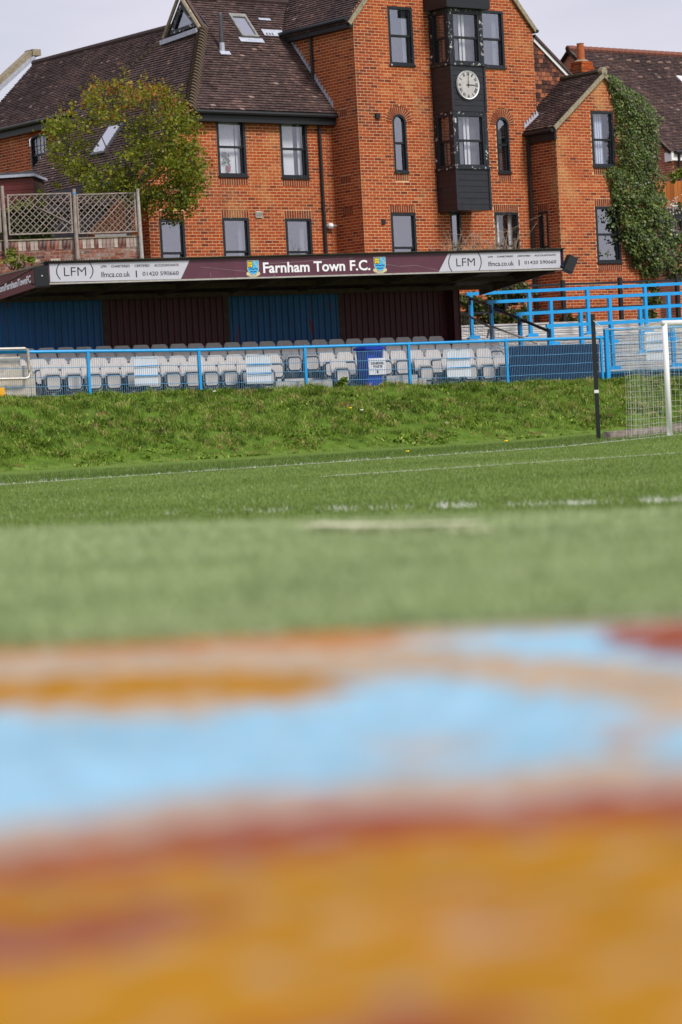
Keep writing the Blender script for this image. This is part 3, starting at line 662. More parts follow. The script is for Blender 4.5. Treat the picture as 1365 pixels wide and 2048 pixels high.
# long rear roof (L), parallel, set back a little
vL = unit(E1*math.cos(math.radians(41))+Z*math.sin(math.radians(41))); nL = unit(-E1*math.sin(math.radians(41))+Z*math.cos(math.radians(41)))
OL = hit(165, 218, hB, nC)-nL*.16
def onL(px, py): p = hit(px, py, OL, nL); return float((p-OL)@DB), float((p-OL)@vL)
eL = onL(50, 247)[1]
rL = onL(205, 92)[1]
polyL = [(onL(-60, 275)[0], eL), (onL(185, 212)[0], eL), (onL(400, 48)[0], rL), (onL(74, 122)[0], rL)]
deck(BLD, OL, DB, vL, nL, polyL); lay(OL, DB, vL, nL, polyL, gauge=.10, seed=3, light=.025)
mb = MB(); a_, b_ = polyL[3], polyL[2]
mb.path([OL+DB*a_[0]+vL*rL+Z*.02, OL+DB*b_[0]+vL*rL+Z*.02], .10, 8, .3); mb.build('ridge_tiles', m_tile, BLD)
# back slope keeps the roof solid
vLb = unit(E1*.75-Z*.66); rp0, rp1 = OL+DB*a_[0]+vL*rL, OL+DB*b_[0]+vL*rL
mb = MB(); mb.prism([rp0, rp1, rp1+vLb*5, rp0+vLb*5], A3(0, 0, -.08)); mb.build('rear_slope', m_deck, BLD)
# parapet gable at the far end of L
mb = MB(); p_a, p_b, p_c = hit(-60, 232, OL, nL), hit(70, 113, OL, nL), hit(77, 122, OL, nL)
vdir = unit(p_b-p_a); mb.box(p_a-DB*.05+nL*.08, vdir*np.linalg.norm(p_b-p_a), DB*.35, nL*.16)
par = mb.build('parapet_coping', m_stone, BLD); mb = MB(); mb.box(p_b-E1*.12-DB*.1+Z*.02, E1*.30, DB*.5, Z*.2); mb.build('kneeler', m_stone, par)
mb = MB(); mb.box(p_a-DB*.16-nL*.03, vdir*np.linalg.norm(p_b-p_a)*.97, DB*.12, nL*.10); mb.build('flashing', m_lead, par)
# eave board and gutter of L, wall and arched window under it
LW0 = OL+vL*eL+E1*.30
def gL(px, py): p = hit(px, py, LW0, E1); return float((p-LW0)@DB), float(p[2])
def oL(u, d, z): q = LW0+DB*u-E1*d; return A3(q[0], q[1], z)
ze_ = float((OL+vL*eL)[2]); uL0, uL1 = onL(-60, 275)[0], onL(185, 212)[0]
mb = MB(); mb.box(oL(uL1, .2, ze_-.27), DB*(uL0-uL1), -E1*.03, Z*.24); mb.build('eaves_board', m_black, BLD)
mb = MB(); mb.path([oL(uL1, .33, ze_-.03), oL(uL0, .33, ze_-.03)], .06, 8); mb.build('gutter', m_black, BLD)
wl = [gL(61, 277), gL(98, 336)]; rLW = (min(wl[0][0], wl[1][0]), max(wl[0][0], wl[1][0]), wl[1][1]-.15, wl[0][1]+.08)
u_a, u_b = gL(130, 300)[0], gL(-40, 300)[0]; zLb = gL(30, 420)[1]
aL = archpoly(rLW[0], rLW[1], rLW[2], rLW[3], .16); aL2 = [(u, z) for u, z in archpoly(rLW[0]-.06, rLW[1]+.06, rLW[3]-.35, rLW[3]+.26, .2)]
WL_ = Wall(LW0, DB, -E1, rect(min(u_a, u_b), max(u_a, u_b), zLb, ze_-.15), BLD, opens=[aL, aL2], stuff=brickwork, course=.086, flemish=True)
window(BLD, WL_, rLW, arch=True, rise=.16, grid=(4, 2), frame=.06, curt=[(0, 1, 'w')], mid=.5, gl=m_glass2)
mb = MB(); N_ = 16
for k in range(N_):
    f0, f1 = k/N_, (k+1)/N_; ua, ub = rLW[0]-.05+(rLW[1]-rLW[0]+.1)*f0, rLW[0]-.05+(rLW[1]-rLW[0]+.1)*f1
    zz = lambda f: rLW[3]-.16+.16*math.sin(math.pi*(.12+.76*f))
    g_ = .004; sp = lambda f: (f-.5)*.16
    mb.prism([WL_.P(ua+g_, zz(f0), 0), WL_.P(ub-g_, zz(f1), 0), WL_.P(ub-g_+sp(f1), zz(f1)+.27, 0), WL_.P(ua+g_+sp(f0), zz(f0)+.27, 0)], -E1*.012, .35+.3*random.random())
mb.build('arch_bricks', m_brick, BLD)
mb = MB(); mb.quad(*[WL_.P(*q, .002) for q in rect(rLW[0]-.06, rLW[1]+.06, rLW[3]-.06, rLW[3]+.24)]); mb.build('arch_joint', m_mortar, BLD)
# wall under the sweeping slope, seen through the trellis
cE = [onC(56, 400), onC(238, 415)]; ceil_v = (cE[0][1]+cE[1][1])/2; Cw0 = hB+vC*ceil_v+unit(vC*A3(1, 1, 0))*.35
WC = Wall(Cw0, DB, -E1, rect(0, 5.6, zb, float(Cw0[2])-.02), BLD, stuff=brickwork)
mb = MB(); mb.box(A3(*(Cw0-E1*.35)[:2], Cw0[2]-.2)+DB*-.1, DB*5.7, E1*.30, Z*.05); mb.build('soffit', m_black, BLD)
# bonnet tiles down the hip
mb0 = MB(); L_ = np.linalg.norm(hd); hn = unit(nW+nC); hu = unit(hd); hs = np.cross(hu, hn)
prof = [(-.17, -.10), (-.10, .02), (0, .07), (.10, .02), (.17, -.10)]
vs = [hs*a+hn*b*1.3+hu*(-.11)+hn*.085 for a, b in prof]+[hs*a+hn*b+hu*.12 for a, b in prof]+[hs*a+hn*(b-.08)+hu*(-.11)+hn*.075 for a, b in prof]
mb0.add(vs, [(i, i+1, i+6, i+5) for i in range(4)]+[(i+10, i+11, i+1, i) for i in range(4)], .6)
bon = mb0.mesh('bonnet_tile', m_moss); nb = int(L_/.14)
hipo = MB(); hipo.path([hB, hT], .05, 6); hipo = hipo.build('hip', m_moss, BLD)
for k in range(nb):
    o_ = D.objects.new('bonnet_tile', bon); COL.objects.link(o_); o_.parent = hipo; o_.location = hB+hu*(k+.5)*L_/nb-origin(hipo)
# small bonnet tiles along the junction of the two left slopes
ja, jb = hit(318, 88, hB, nC), hit(165, 216, hB, nC); jd = jb-ja; ju = -unit(jd); js = np.cross(ju, nC); mb1 = MB()
vs = [js*a*.8+nC*(b*.7+.05)+ju*(-.09) for a, b in prof]+[js*a*.8+nC*(b*.7)+ju*.1 for a, b in prof]
mb1.add(vs, [(i, i+1, i+6, i+5) for i in range(4)], .25); bon2 = mb1.mesh('valley_tile', m_moss); nb = int(np.linalg.norm(jd)/.16)
for k in range(nb):
    o_ = D.objects.new('valley_tile', bon2); COL.objects.link(o_); o_.parent = hipo; o_.location = ja+jd*(k+.5)/nb-origin(hipo)
# verge strip where the sweeping slope meets the wing's front
mb = MB(); q0, q1 = hB, hit(320, 315, hB, nC); mb.path([q0+Z*.0, q1], .035, 5, .9); mb.build('verge_mortar', m_stone, BLD)
# fascia and gutter along W eave
zWf = float(OWr[2]); OWf = C0+DB*(sW-.24)
mb = MB(); q = OWf+E1*(uA-.02); mb.box(A3(q[0], q[1], zWf-.30), E1*(.16-uA), DB*.04, Z*.22); mb.box(A3(q[0], q[1], zWf-.30), DB*.5, -E1*.03, Z*.30); mb.build('fascia_board', m_black, BLD)
mb = MB(); q = C0+DB*(sW-.31)+E1*(uA-.06); r_ = q+E1*(.24-uA); mb.path([A3(q[0], q[1], zWf-.07), A3(r_[0], r_[1], zWf-.07)], .062, 8); mb.build('gutter', m_black, BLD)
mb = MB(); q = OWf+E1*uA; mb.box(A3(q[0], q[1], zWf-.31), E1*(.02-uA), DB*.26, Z*.012); mb.build('soffit', m_black, BLD)
# ridge of W
mb = MB(); q0 = OWr+E1*gabT[0]+vW*vR; q1 = OWr+E1*polyWk[3][0]+vW*vR; mb.path([q0, q1], .11, 8, .25); mb.build('ridge_tiles', m_tile, BLD)
mb = MB(); mb.prism([q0, q1, q1+DB*3-Z*3, q0+DB*3-Z*3], -Z*.08); mb.build('rear_slope', m_deck, BLD)
# gablet with its triangular window on top of the hip
gO = hit(372, 60, hit(405, 56, OWr, nW)-E1*.12, E1); gN = -E1
def onGt(px, py): p = hit(px, py, gO, E1); return p
tri = [onGt(343, 71), onGt(401, 50), onGt(366, 3)]
def shrink(T_, k, dn): c = sum(T_)/3; return [c+(p-c)*k+gN*dn for p in T_]
gl_o = MB()
for i in range(3):
    a, b = tri[i], tri[(i+1) % 3]; ai, bi = shrink(tri, .62, 0)[i], shrink(tri, .62, 0)[(i+1) % 3]; gl_o.prism([a, b, bi, ai], gN*.07)
gab = gl_o.build('gablet_window', m_chip2, BLD)
mb = MB(); mb.prism(shrink(tri, .64, .01), gN*.008); mb.build('pane', m_glass, gab)
mb = MB(); mb.prism(shrink(tri, .98, -.3), gN*.02); mb.build('room_lining', m_room, gab)
mb = MB()
for a, b in ((onGt(333, 77), onGt(364, -8)), (onGt(406, 56), onGt(366, -8))): mb.path([a+gN*.1, b+gN*.1], .055, 6, .8)
mb.build('verge', m_stone, gab)
mb = MB(); a, b = onGt(330, 82), onGt(403, 56); mb.box(a+gN*.12, b-a, gN*.06, Z*-.13); mb.build('flashing', m_lead, gab)
pk = onGt(366, -8)
mb = MB()
for a, w_ in ((onGt(333, 77), 1.2), (onGt(406, 56), .10)): mb.prism([a, pk, pk+E1*w_, a+E1*w_], Z*.05)
mb.build('gablet_roof', m_tile, gab)
# G left roof slope above the side wall
cG = 1/math.hypot(1, tgG); sG = tgG*cG; vG = E1*cG+Z*sG; nG = -E1*sG+Z*cG
OGr = A3(*(C0-E1*.22)[:2], zE-.06-.22*tgG)
lenG = (UR/2+.22)/cG
sV0 = (zE-zF0)/tgW+sF0
polyGr = [(-.06, 0), (sV0+.25, 0), (sV0+.25+lenG*sG/tgW, lenG), (-.06, lenG)]
deck(BLD, OGr, DB, vG, nG, polyGr); lay(OGr, DB, vG, nG, polyGr, seed=4)
mb = MB(); nGr = E1*sG+Z*cG; vGr = -E1*cG+Z*sG; OGr2 = A3(*(C0+E1*(UR+.12))[:2], zE-.06-.12*tgG)
deck(BLD, OGr2, DB, vGr, nGr, [(-.06, 0), (5, 0), (5, (UR/2+.12)/cG), (-.06, (UR/2+.12)/cG)])
lay(OGr2, DB, vGr, nGr, [(-.06, 0), (5, 0), (5, (UR/2+.12)/cG), (-.06, (UR/2+.12)/cG)], seed=5)
mb = MB(); q0 = OGr+vG*0-DB*.10; mb.box(q0-nG*.10, vG*lenG, DB*.06, nG*.12); q0 = OGr2-DB*.10; mb.box(q0-nGr*.10, vGr*(UR/2+.12)/cG, DB*.06, nGr*.12); mb.build('verge', m_stone, BLD)
mb = MB(); q = OGr; mb.box(A3(*(C0-E1*.20)[:2], zE-.42), E1*.04, DB*(sV0-.05), Z*.22); mb.box(A3(*(C0-E1*.20)[:2], zE-.42), E1*.20, DB*.03, Z*.25); mb.build('fascia_board', m_black, BLD)
mb = MB(); q = A3(*(C0-E1*.27)[:2], zE-.20); mb.path([q-DB*.05, q+DB*(sV0+.05)], .062, 8); mb.build('gutter', m_black, BLD)
mb = MB(); mb.box(A3(*(C0-E1*.20)[:2], zE-.43), E1*.2, DB*(sV0-.05), Z*.012); mb.build('soffit', m_black, BLD)
mb = MB(); q = A3(*(C0+E1*(UR+.1))[:2], zE-.22); mb.path([q-DB*.12, q+DB*1.5], .05, 8); mb.build('gutter', m_black, BLD)
# stepped lead flashings
def stepped(a, b, n_, updir, nn, h=.13):
    mb = MB(); d = (b-a)/n_
    for i in range(n_): p = a+d*i; mb.prism([p, p+d*.98, p+d*.98+updir*h*.35, p+d*.1+updir*h*1.3], nn*.012)
    return mb.build('stepped_flashing', m_lead, BLD)
fA = A3(*(C0+DB*sF0-E1*.012)[:2], zF0+.03); fB = A3(*(C0+DB*sF1-E1*.012)[:2], zF1+.03); stepped(fA, fB, 19, Z, -E1, .17)
# P roof: left slope, ridge, right slope
tgP = (zPa-zPe)/(uPa-uP0); cP = 1/math.hypot(1, tgP); sP = tgP*cP; vP = E1*cP+Z*sP; nP = -E1*sP+Z*cP
OPr = A3(*(C0+NB*pP+E1*(uP0-.16))[:2], zPe-.0-.16*tgP+.06); lP = (uPa-uP0+.16)/cP; dP = pP+1.6
polyPr = [(-.08, 0), (pP+.0, 0), (dP, lP*.55), (dP, lP), (-.08, lP)]
deck(BLD, OPr, DB, vP, nP, polyPr); lay(OPr, DB, vP, nP, polyPr, seed=6, light=.03)
vP2 = -E1*cP+Z*sP; nP2 = E1*sP+Z*cP; OPr2 = A3(*(C0+NB*pP+E1*(uP1+.16))[:2], zPe-.16*tgP+.06)
deck(BLD, OPr2, DB, vP2, nP2, [(-.08, 0), (dP+2, 0), (dP+2, lP), (-.08, lP)]); lay(OPr2, DB, vP2, nP2, [(-.08, 0), (dP, 0), (dP, lP), (-.08, lP)], seed=7)
mb = MB(); rp = A3(*(C0+NB*(pP+.1)+E1*uPa)[:2], zPa+.10); mb.path([rp, rp+DB*(dP+.1)], .085, 8, .2); rdg = mb.build('ridge_tiles', m_moss, BLD)
mb = MB(); mb.path([rp-DB*.02, rp+DB*.14], .12, 8, .9); mb.build('ridge_end', m_stone, rdg)
mb = MB(); mb.box(OPr-DB*.12-nP*.11, vP*lP, DB*.06, nP*.12); mb.box(OPr2-DB*.12-nP2*.11, vP2*lP, DB*.06, nP2*.12); mb.build('verge', m_stone, BLD)
mb = MB(); q = A3(*(C0+NB*(pP+.02)+E1*(uP0-.10))[:2], zPe-.42); mb.box(q, DB*pP, E1*.04, Z*.30); mb.box(q, E1*.10, DB*.03, Z*.34); mb.build('fascia_board', m_black, BLD)
mb = MB(); q = A3(*(C0+NB*(pP+.06)+E1*(uP0-.19))[:2], zPe-.15); mb.path([q, q+DB*(pP+.1)], .06, 8); mb.build('gutter', m_black, BLD)
mb = MB(); q = C0+NB*.09+E1*(uP0-.10); mb.path([A3(q[0], q[1], zPe-.2), A3(q[0], q[1], 1.5)], .045, 8); mb.build('downpipe', m_black, BLD)
fA = A3(*(C0+NB*.014+E1*(uP0-.16))[:2], zPe+.02); fB = A3(*(C0+NB*.014+E1*(uP0+.42))[:2], zPe+.58*tgP*.95); stepped(fA, fB, 6, Z, NB, .16)
# tile hung wall behind, right of the gable, with its coping
OH = C0+DB*.55; gH = fr(OH)
polyH = [gH(1062, 228), gH(1062, 78), gH(1069, 84), gH(1142, 162), gH(1142, 228)]
mb = MB(); mb.prism([A3(*(OH+E1*u)[:2], z) for u, z in polyH], DB*.2); hung = mb.build('tile_hung_wall', m_deck, BLD)
hcache = {}; hz0 = min(z for _, z in polyH); k = 0; hz = hz0; gq = .125
while hz < max(z for _, z in polyH):
    for a, b in ivals(polyH, hz+gq/2):
        u = math.floor(a/.17)*.17-(.085 if k % 2 else 0)
        while u < b:
            c, d = max(u, a)+.003, min(u+.17, b)-.003
            if d-c > .04:
                key = (round(d-c, 2), random.randrange(5))
                if key not in hcache:
                    m2 = MB(); L_ = key[0]; m2.box(-E1*L_/2+NB*.01, E1*L_, NB*.014, Z*(gq*1.25)+NB*-.018, key[1]/4.); hcache[key] = m2.mesh('tile', m_hung)
                o_ = D.objects.new('tile', hcache[key]); COL.objects.link(o_); o_.parent = hung; q = OH+E1*(c+d)/2
                o_.location = A3(q[0], q[1], hz+random.uniform(-.008, .008))-origin(hung)+NB*random.uniform(0, .008)
            u += .17
    hz += gq; k += 1
a, b = gH(1066, 78), gH(1141, 157); a = A3(*(OH+E1*a[0])[:2], a[1]); b = A3(*(OH+E1*b[0])[:2], b[1])
mb = MB(); mb.box(a-NB*.0+Z*.02, b-a, NB*.07, Z*-.1+E1*-.02); mb.build('verge_board', m_white, hung)
mb = MB(); mb.box(a+Z*.03-DB*.12, b-a, DB*1.2, Z*.09); mb.build('verge_tiles', m_tile, hung)
# solid cores so that nothing shows through the walls
def core(O, u0, u1, d0, d1, z1): mb = MB(); mb.box(A3(*(C0+E1*u0+DB*d0)[:2], zb), E1*(u1-u0), DB*(d1-d0), Z*(z1-zb)); return mb.build('inner_wall', m_room, BLD)
core(C0, .45, UR-.02, .45, 6.4, zE-.3); core(C0, -6.6, .4, sW+.45, 6.4, zWe-1.6); core(C0, uP0+.45, uP1-.02, -pP+.45, 2.5, zPe-.3)
mb = MB(); mb.prism([A3(*(C0+E1*u+DB*.45)[:2], z) for u, z in ((.3, zE-.4), (UR-.3, zE-.4), (UR/2, apex[1]-.35))], DB*5); mb.build('inner_wall', m_room, BLD)
brickwork.build('brickwork', m_brick, BLD, kind='stuff')
tiles.build('roof_tiles', m_tile, BLD, kind='stuff')

# --- clock bay (oriel) on the gable
TD = .85; OT = C0+NB*TD; gT = fr(OT)
uT0, uT1 = gT(901, 132)[0], gT(969.5, 130)[0]
zt_ = [gT(905, y)[1] for y in (16, 127, 221.5, 335, 420)]
def tb(name, u0, u1, d0, d1, z0, z1, m, parent=None): mb = MB(); mb.box(A3(*(C0+E1*u0+NB*d0)[:2], z0), E1*(u1-u0), NB*(d1-d0), Z*(z1-z0)); return mb.build(name, m, parent or bay)
mb = MB(); mb.box(A3(*(C0+E1*(uT0+.32)+NB*.02)[:2], zt_[4]+.02), E1*(uT1-uT0-.36), NB*(TD-.30), Z*(zt_[0]-zt_[4])); bay = mb.build('clock_bay', m_room, BLD)
bay['label'] = 'black weatherboarded bay with clock'
for (za, zb_) in ((zt_[2], zt_[1]), (zt_[4], zt_[3])):       # weatherboarded stages, every board its own piece
    tb('bay_core', uT0+.02, uT1-.02, .0, TD-.02, za, zb_, m_board)
    n_ = round((zb_-za)/.165); hb = (zb_-za)/n_
    for k in range(n_):
        z0 = za+k*hb
        for side in (0, 1):
            mb = MB()
            if side == 0: q = C0+E1*(uT0+.03)+NB*(TD-.02); mb.box(A3(q[0], q[1], z0+.012), E1*(uT1-uT0-.06), NB*.012, Z*(hb-.012)+NB*.0); mb.box(A3(q[0], q[1], z0), E1*(uT1-uT0-.06), NB*.026, Z*.02)
            else: q = C0+E1*(uT0+.02)+NB*.01; mb.box(A3(q[0], q[1], z0+.012), NB*(TD-.04), -E1*.012, Z*(hb-.012)); mb.box(A3(q[0], q[1], z0), NB*(TD-.04), -E1*.024, Z*.02)
            mb.build('board', m_board, bay)
    for (u, d) in ((uT0-.012, TD-.03), (uT1-.06, TD-.03)): tb('corner_board', u, u+.07, d, d+.05, za, zb_, m_board)
class FakeWall: pass
for (za, zb_) in ((zt_[1], zt_[0]), (zt_[3], zt_[2])):       # glazed stages
    for (u, d) in ((uT0, TD-.12), (uT1-.12, TD-.12), (uT0, 0)): tb('corner_post', u, u+.12, d, d+.12, za, zb_, m_chip2)
    tb('head', uT0+.12, uT1-.12, TD-.1, TD-.01, zb_-.08, zb_, m_chip2); tb('sill', uT0-.04, uT1+.05, TD-.08, TD+.05, za-.035, za+.03, m_chip2); tb('sill', uT0-.045, uT0+.05, 0, TD-.08, za-.035, za+.03, m_chip2)
    tb('head', uT0+.01, uT0+.1, .12, TD-.12, zb_-.08, zb_, m_chip2); tb('right_side', uT1-.05, uT1, 0.01, TD-.12, za, zb_, m_black)
    f = FakeWall(); f.uu, f.nn = E1, NB; f.P = lambda u, z, d=0.: A3(*(C0+E1*u+NB*(TD-.015+d))[:2], z)
    window(BLD, f, (uT0+.13, uT1-.13, za+.04, zb_-.08), frame=.06, gl=m_glass2, curt=[(0, .5, 'w'), (.56, .66, 'w')], chip=m_chip)
    f = FakeWall(); f.uu, f.nn = NB, -E1; f.P = lambda u, z, d=0.: A3(*(C0+NB*u+E1*(uT0+.012-d))[:2], z)
    window(BLD, f, (.14, TD-.13, za+.04, zb_-.08), frame=.06, gl=m_glass2, curt=[(.55, .9, 'w')], chip=m_chip)
tb('bay_roof', uT0-.16, uT1+.16, 0, TD+.17, zt_[0], zt_[0]+.42, m_black)
# clock
mb = MB(); cc = hit(935.5, 170, C0+NB*(TD+.02), NB); RC = .40
ring = lambda r, d, n_=40: [cc+E1*r*math.cos(6.2832*k/n_)+Z*r*math.sin(6.2832*k/n_)+NB*d for k in range(n_)]
mb.prism(ring(RC-.02, .0), NB*.03); clk = mb.build('clock', m_dial, BLD)
mb = MB(); a, b = ring(RC-.025, .03), ring(RC, .05); c = ring(RC, -.01)
for k in range(40): j = (k+1) % 40; mb.quad(a[k], a[j], b[j], b[k]); mb.quad(b[k], b[j], c[j], c[k])
mb.build('clock_rim', m_white, clk)

# ---------------------------------------------------------------- lettering
def text_mesh(s, bold=0.):
    c = D.curves.new('lettering', 'FONT'); c.body = s; c.size = 1; c.offset = bold; c.extrude = .004; c.resolution_u = 3
    o_ = D.objects.new('lettering', c); COL.objects.link(o_); dg = bpy.context.evaluated_depsgraph_get()
    me = D.meshes.new_from_object(o_.evaluated_get(dg)); D.objects.remove(o_); D.curves.remove(c)
    return me
def put_text(s, O, uu, ww, nn, w, h, m, parent, bold=0., name='lettering', split=False):
    """text whose box starts at O (lower left), w wide and h high, raised from the sign"""
    me = text_mesh(s, bold); n_ = len(me.vertices); co = np.zeros(n_*3); me.vertices.foreach_get('co', co); co = co.reshape(-1, 3)
    lo, hi = co.min(0), co.max(0); q = (co-lo)/np.maximum(hi-lo, 1e-6)
    V = np.array(O)[None]+q[:, :1]*w*np.array(uu)[None]+q[:, 1:2]*h*np.array(ww)[None]+q[:, 2:3]*.006*np.array(nn)[None]
    V = V-origin(parent)[None]; me.vertices.foreach_set('co', V.reshape(-1).astype(np.float32)); me.materials.clear(); me.materials.append(m); me.update()
    if not split:
        o_ = D.objects.new(name, me); COL.objects.link(o_); o_.parent = parent; o_['kind'] = 'stuff'; return o_
    # one object per letter: faces joined by shared vertices
    nv_ = len(me.vertices); par = list(range(nv_))
    def find(i):
        while par[i] != i: par[i] = par[par[i]]; i = par[i]
        return i
    fs = [list(p.vertices) for p in me.polygons]
    for f in fs:
        for i in f[1:]: par[find(i)] = find(f[0])
    grp = {}
    for f in fs: grp.setdefault(find(f[0]), []).append(f)
    co = [tuple(v.co) for v in me.vertices]
    for fl in grp.values():
        ids = sorted({i for f in fl for i in f}); mp = {i: k for k, i in enumerate(ids)}
        m2 = D.meshes.new('letter'); m2.from_pydata([co[i] for i in ids], [], [[mp[i] for i in f] for f in fl]); m2.materials.append(m)
        o_ = D.objects.new('letter', m2); COL.objects.link(o_); o_.parent = parent
ROM = ['XII', 'I', 'II', 'III', 'IIII', 'V', 'VI', 'VII', 'VIII', 'IX', 'X', 'XI']
for k, s in enumerate(ROM):
    a = math.pi/2-k*math.pi/6; rad = E1*math.cos(a)+Z*math.sin(a); tan = E1*math.sin(a)-Z*math.cos(a); w = .028*len(s)+.012; h_ = .085
    put_text(s, cc+rad*(RC-.135)-tan*w/2+NB*.031, tan, rad, NB, w, h_, m_signtxt, clk, .012, name='numeral')
mb = MB()
for ang, L_, w in ((90-2, .30, .014), (0, .27, .02)):
    a = math.radians(ang); d_ = E1*math.cos(a)+Z*math.sin(a); s_ = np.cross(d_, NB)*w
    mb.prism([cc-d_*.07+NB*.04-s_*.7, cc+d_*L_+NB*.04-s_*.3, cc+d_*L_+NB*.04+s_*.3, cc-d_*.07+NB*.04+s_*.7], NB*.006)
mb.prism([cc+NB*.046+E1*.03*math.cos(k*.785)+Z*.03*math.sin(k*.785) for k in range(8)], NB*.006); mb.build('clock_hands', m_signtxt, clk)
mb = MB()
for k in range(60):
    a = k*6.2832/60; d_ = E1*math.cos(a)+Z*math.sin(a); s_ = np.cross(d_, NB)*.003; mb.prism([cc+d_*(RC-.045)+NB*.031-s_, cc+d_*(RC-.03)+NB*.031-s_, cc+d_*(RC-.03)+NB*.031+s_, cc+d_*(RC-.045)+NB*.031+s_], NB*.004)
mb.build('minute_marks', m_signtxt, clk, kind='stuff')

# --- fittings on the building
def pipe(name, pts, r, m, parent=BLD): mb = MB(); mb.path(pts, r, 8); return mb.build(name, m, parent)
a, b = hit(638, 232, OW+NB*.07, NB), hit(655, 520, OW+NB*.07, NB); pipe('downpipe', [A3(a[0], a[1], zWf-.1), A3(a[0], a[1], zWf-.35), A3(*a[:2], 1.5)], .042, m_black)
pS = C0-E1*.07
s1, z1_ = gS(623, 60); s2, z2_ = gS(631, 156); q = pS+DB*(s1+s2)/2; pipe('downpipe', [A3(q[0], q[1], zE-.25), A3(q[0], q[1], z2_-.05)], .042, m_black)
mb = MB(); p = hit(755, 232, C0+NB*.02, NB); mb.cbox(p, E1*.14, NB*.10, Z*.15); mb.build('vent_cowl', m_black, BLD)
mb = MB(); p = hit(767.5, 443.5, C0+NB*.02, NB); mb.cbox(p, E1*.13, NB*.03, Z*.14); mb.build('vent_cover', m_black, BLD)
p = hit(518, 429, OW+NB*.025, NB); mb = MB(); mb.cbox(p, E1*.22, NB*.03, Z*.17); vg = mb.build('air_vent', mat('vent_cream', (.5, .47, .43), .6, .3), BLD)
mb = MB()
for k in range(5): mb.cbox(p+E1*(-.08+.04*k)+NB*.018, E1*.016, NB*.012, Z*.12)
mb.build('vent_slots', m_pipe, vg)
p = hit(663, 452, OW+NB*.12, NB); mb = MB(); mb.path([p+DB*.12, p], [.075, .085], 10); mb.path([p, p+NB*.06-Z*.02], [.085, .03], 10); cm = mb.build('security_light', m_white, BLD)
mb = MB(); mb.path([p+E1*.07+NB*.02, p+E1*.11+NB*.09], .03, 8); mb.build('sensor', m_galv, cm)
a = hit(660, 415, OW+NB*.03, NB); b = hit(651, 424, OW+NB*.03, NB); c = hit(654, 512, OW+NB*.03, NB); pipe('cable', [a, a+(b-a)*.6+Z*.01, A3(b[0], b[1], b[2]-.05), A3(b[0], b[1], c[2])], .014, m_black)
# soil pipe, roof window and slate vents on the wing's roof
p0 = hit(445, 104, OWr, nW); p1 = p0+Z*1.02; mb = MB(); mb.path([p0, p0+Z*.25], .075, 10); so_ = mb.build('soil_pipe', m_lead, BLD)
mb = MB(); mb.path([p0+Z*.24, p1, p1+Z*.06], [.062, .062, .05], 10); mb.build('pipe_cap', m_pipe, so_)
mb = MB(); mb.box(p0-E1*.14-vW*.16+nW*.03, E1*.34, vW*.14, nW*.03); mb.build('lead_slate', m_lead, so_)
c4 = [onW(*q) for q in ((453, 31), (487, 33), (518, 79), (484, 76))]
ua, ub = (c4[0][0]+c4[3][0])/2, (c4[1][0]+c4[2][0])/2; va_, vb_ = (c4[2][1]+c4[3][1])/2, (c4[0][1]+c4[1][1])/2; f_ = .07
pr = lambda u, v, n_: OWr+E1*u+vW*v+nW*n_
mb = MB()
for (a, b, c, d) in ((ua, ub, va_, va_+f_), (ua, ub, vb_-f_*1.8, vb_), (ua, ua+f_, va_+f_, vb_-f_*1.8), (ub-f_, ub, va_+f_, vb_-f_*1.8)): mb.box(pr(a, c, .0), E1*(b-a), vW*(d-c), nW*.10)
sk = mb.build('roof_window', mat('grey_roof_window_frame', (.22, .22, .21), .5, .4), BLD)
mb = MB(); mb.box(pr(ua+f_, va_+f_, .06), E1*(ub-ua-2*f_), vW*(vb_-va_-2.8*f_), nW*.01); mb.build('pane', glass('roof_window_glass', .75, (.4, .42, .45)), sk)
mb = MB(); mb.box(pr(ua+f_, va_+f_, .031), E1*(ub-ua-2*f_), vW*(vb_-va_-2.8*f_), nW*.004); mb.build('blind', m_curtain, sk)
mb = MB(); mb.box(pr(ua-.12, va_-.18, .03), E1*(ub-ua+.24), vW*.17, nW*.012); mb.build('flashing', m_lead, sk)
for (x0, y0, x1, y1) in ((529, 63, 562, 73), (518, 39.5, 539, 42)):
    a, b = onW(x0, y1), onW(x1, y0); mb = MB(); mb.box(pr(a[0], a[1], .035), E1*(b[0]-a[0]), vW*max(.07, b[1]-a[1]), nW*.012)
    vt = mb.build('tile_vent', m_lead, BLD)
    if y1-y0 > 5:
        mb = MB()
        for k in range(3): mb.box(pr(a[0]+.08+.1*k, a[1]+.03, .047), E1*.05, vW*.08, nW*.004)
        mb.build('vent_slots', m_pipe, vt)
# white roof light half hidden by the tree on the sweeping slope
a, b = onC(196, 312), onC(238, 252); prC = lambda u, v, n_: hB+DB*u+vC*v+nC*n_
u0, u1, v0, v1 = min(a[0], b[0])-.3, max(a[0], b[0])+.3, min(a[1], b[1]), max(a[1], b[1])
mb = MB(); mb.box(prC(u0, v0, .0), DB*(u1-u0), vC*(v1-v0), nC*.09); sk2 = mb.build('roof_light', m_pipe, BLD)
mb = MB(); mb.box(prC(u0+.07, v0+.07, .085), DB*(u1-u0-.14), vC*(v1-v0-.14), nC*.012); mb.build('pane', glass('roof_light_glass', .85, (.5, .5, .5)), sk2)

# ---------------------------------------------------------------- covered stand
FO = .3
STD = thing('covered_stand', SP(-6.2, FO, 1.4), 'low covered football stand with claret name board and corrugated roof', 'stand')
zfl = lambda k, t: 1.345+.178*k+(-.0183+.004*k)*t
ROWOFF = [.55, 1.30, 2.05, 2.80]
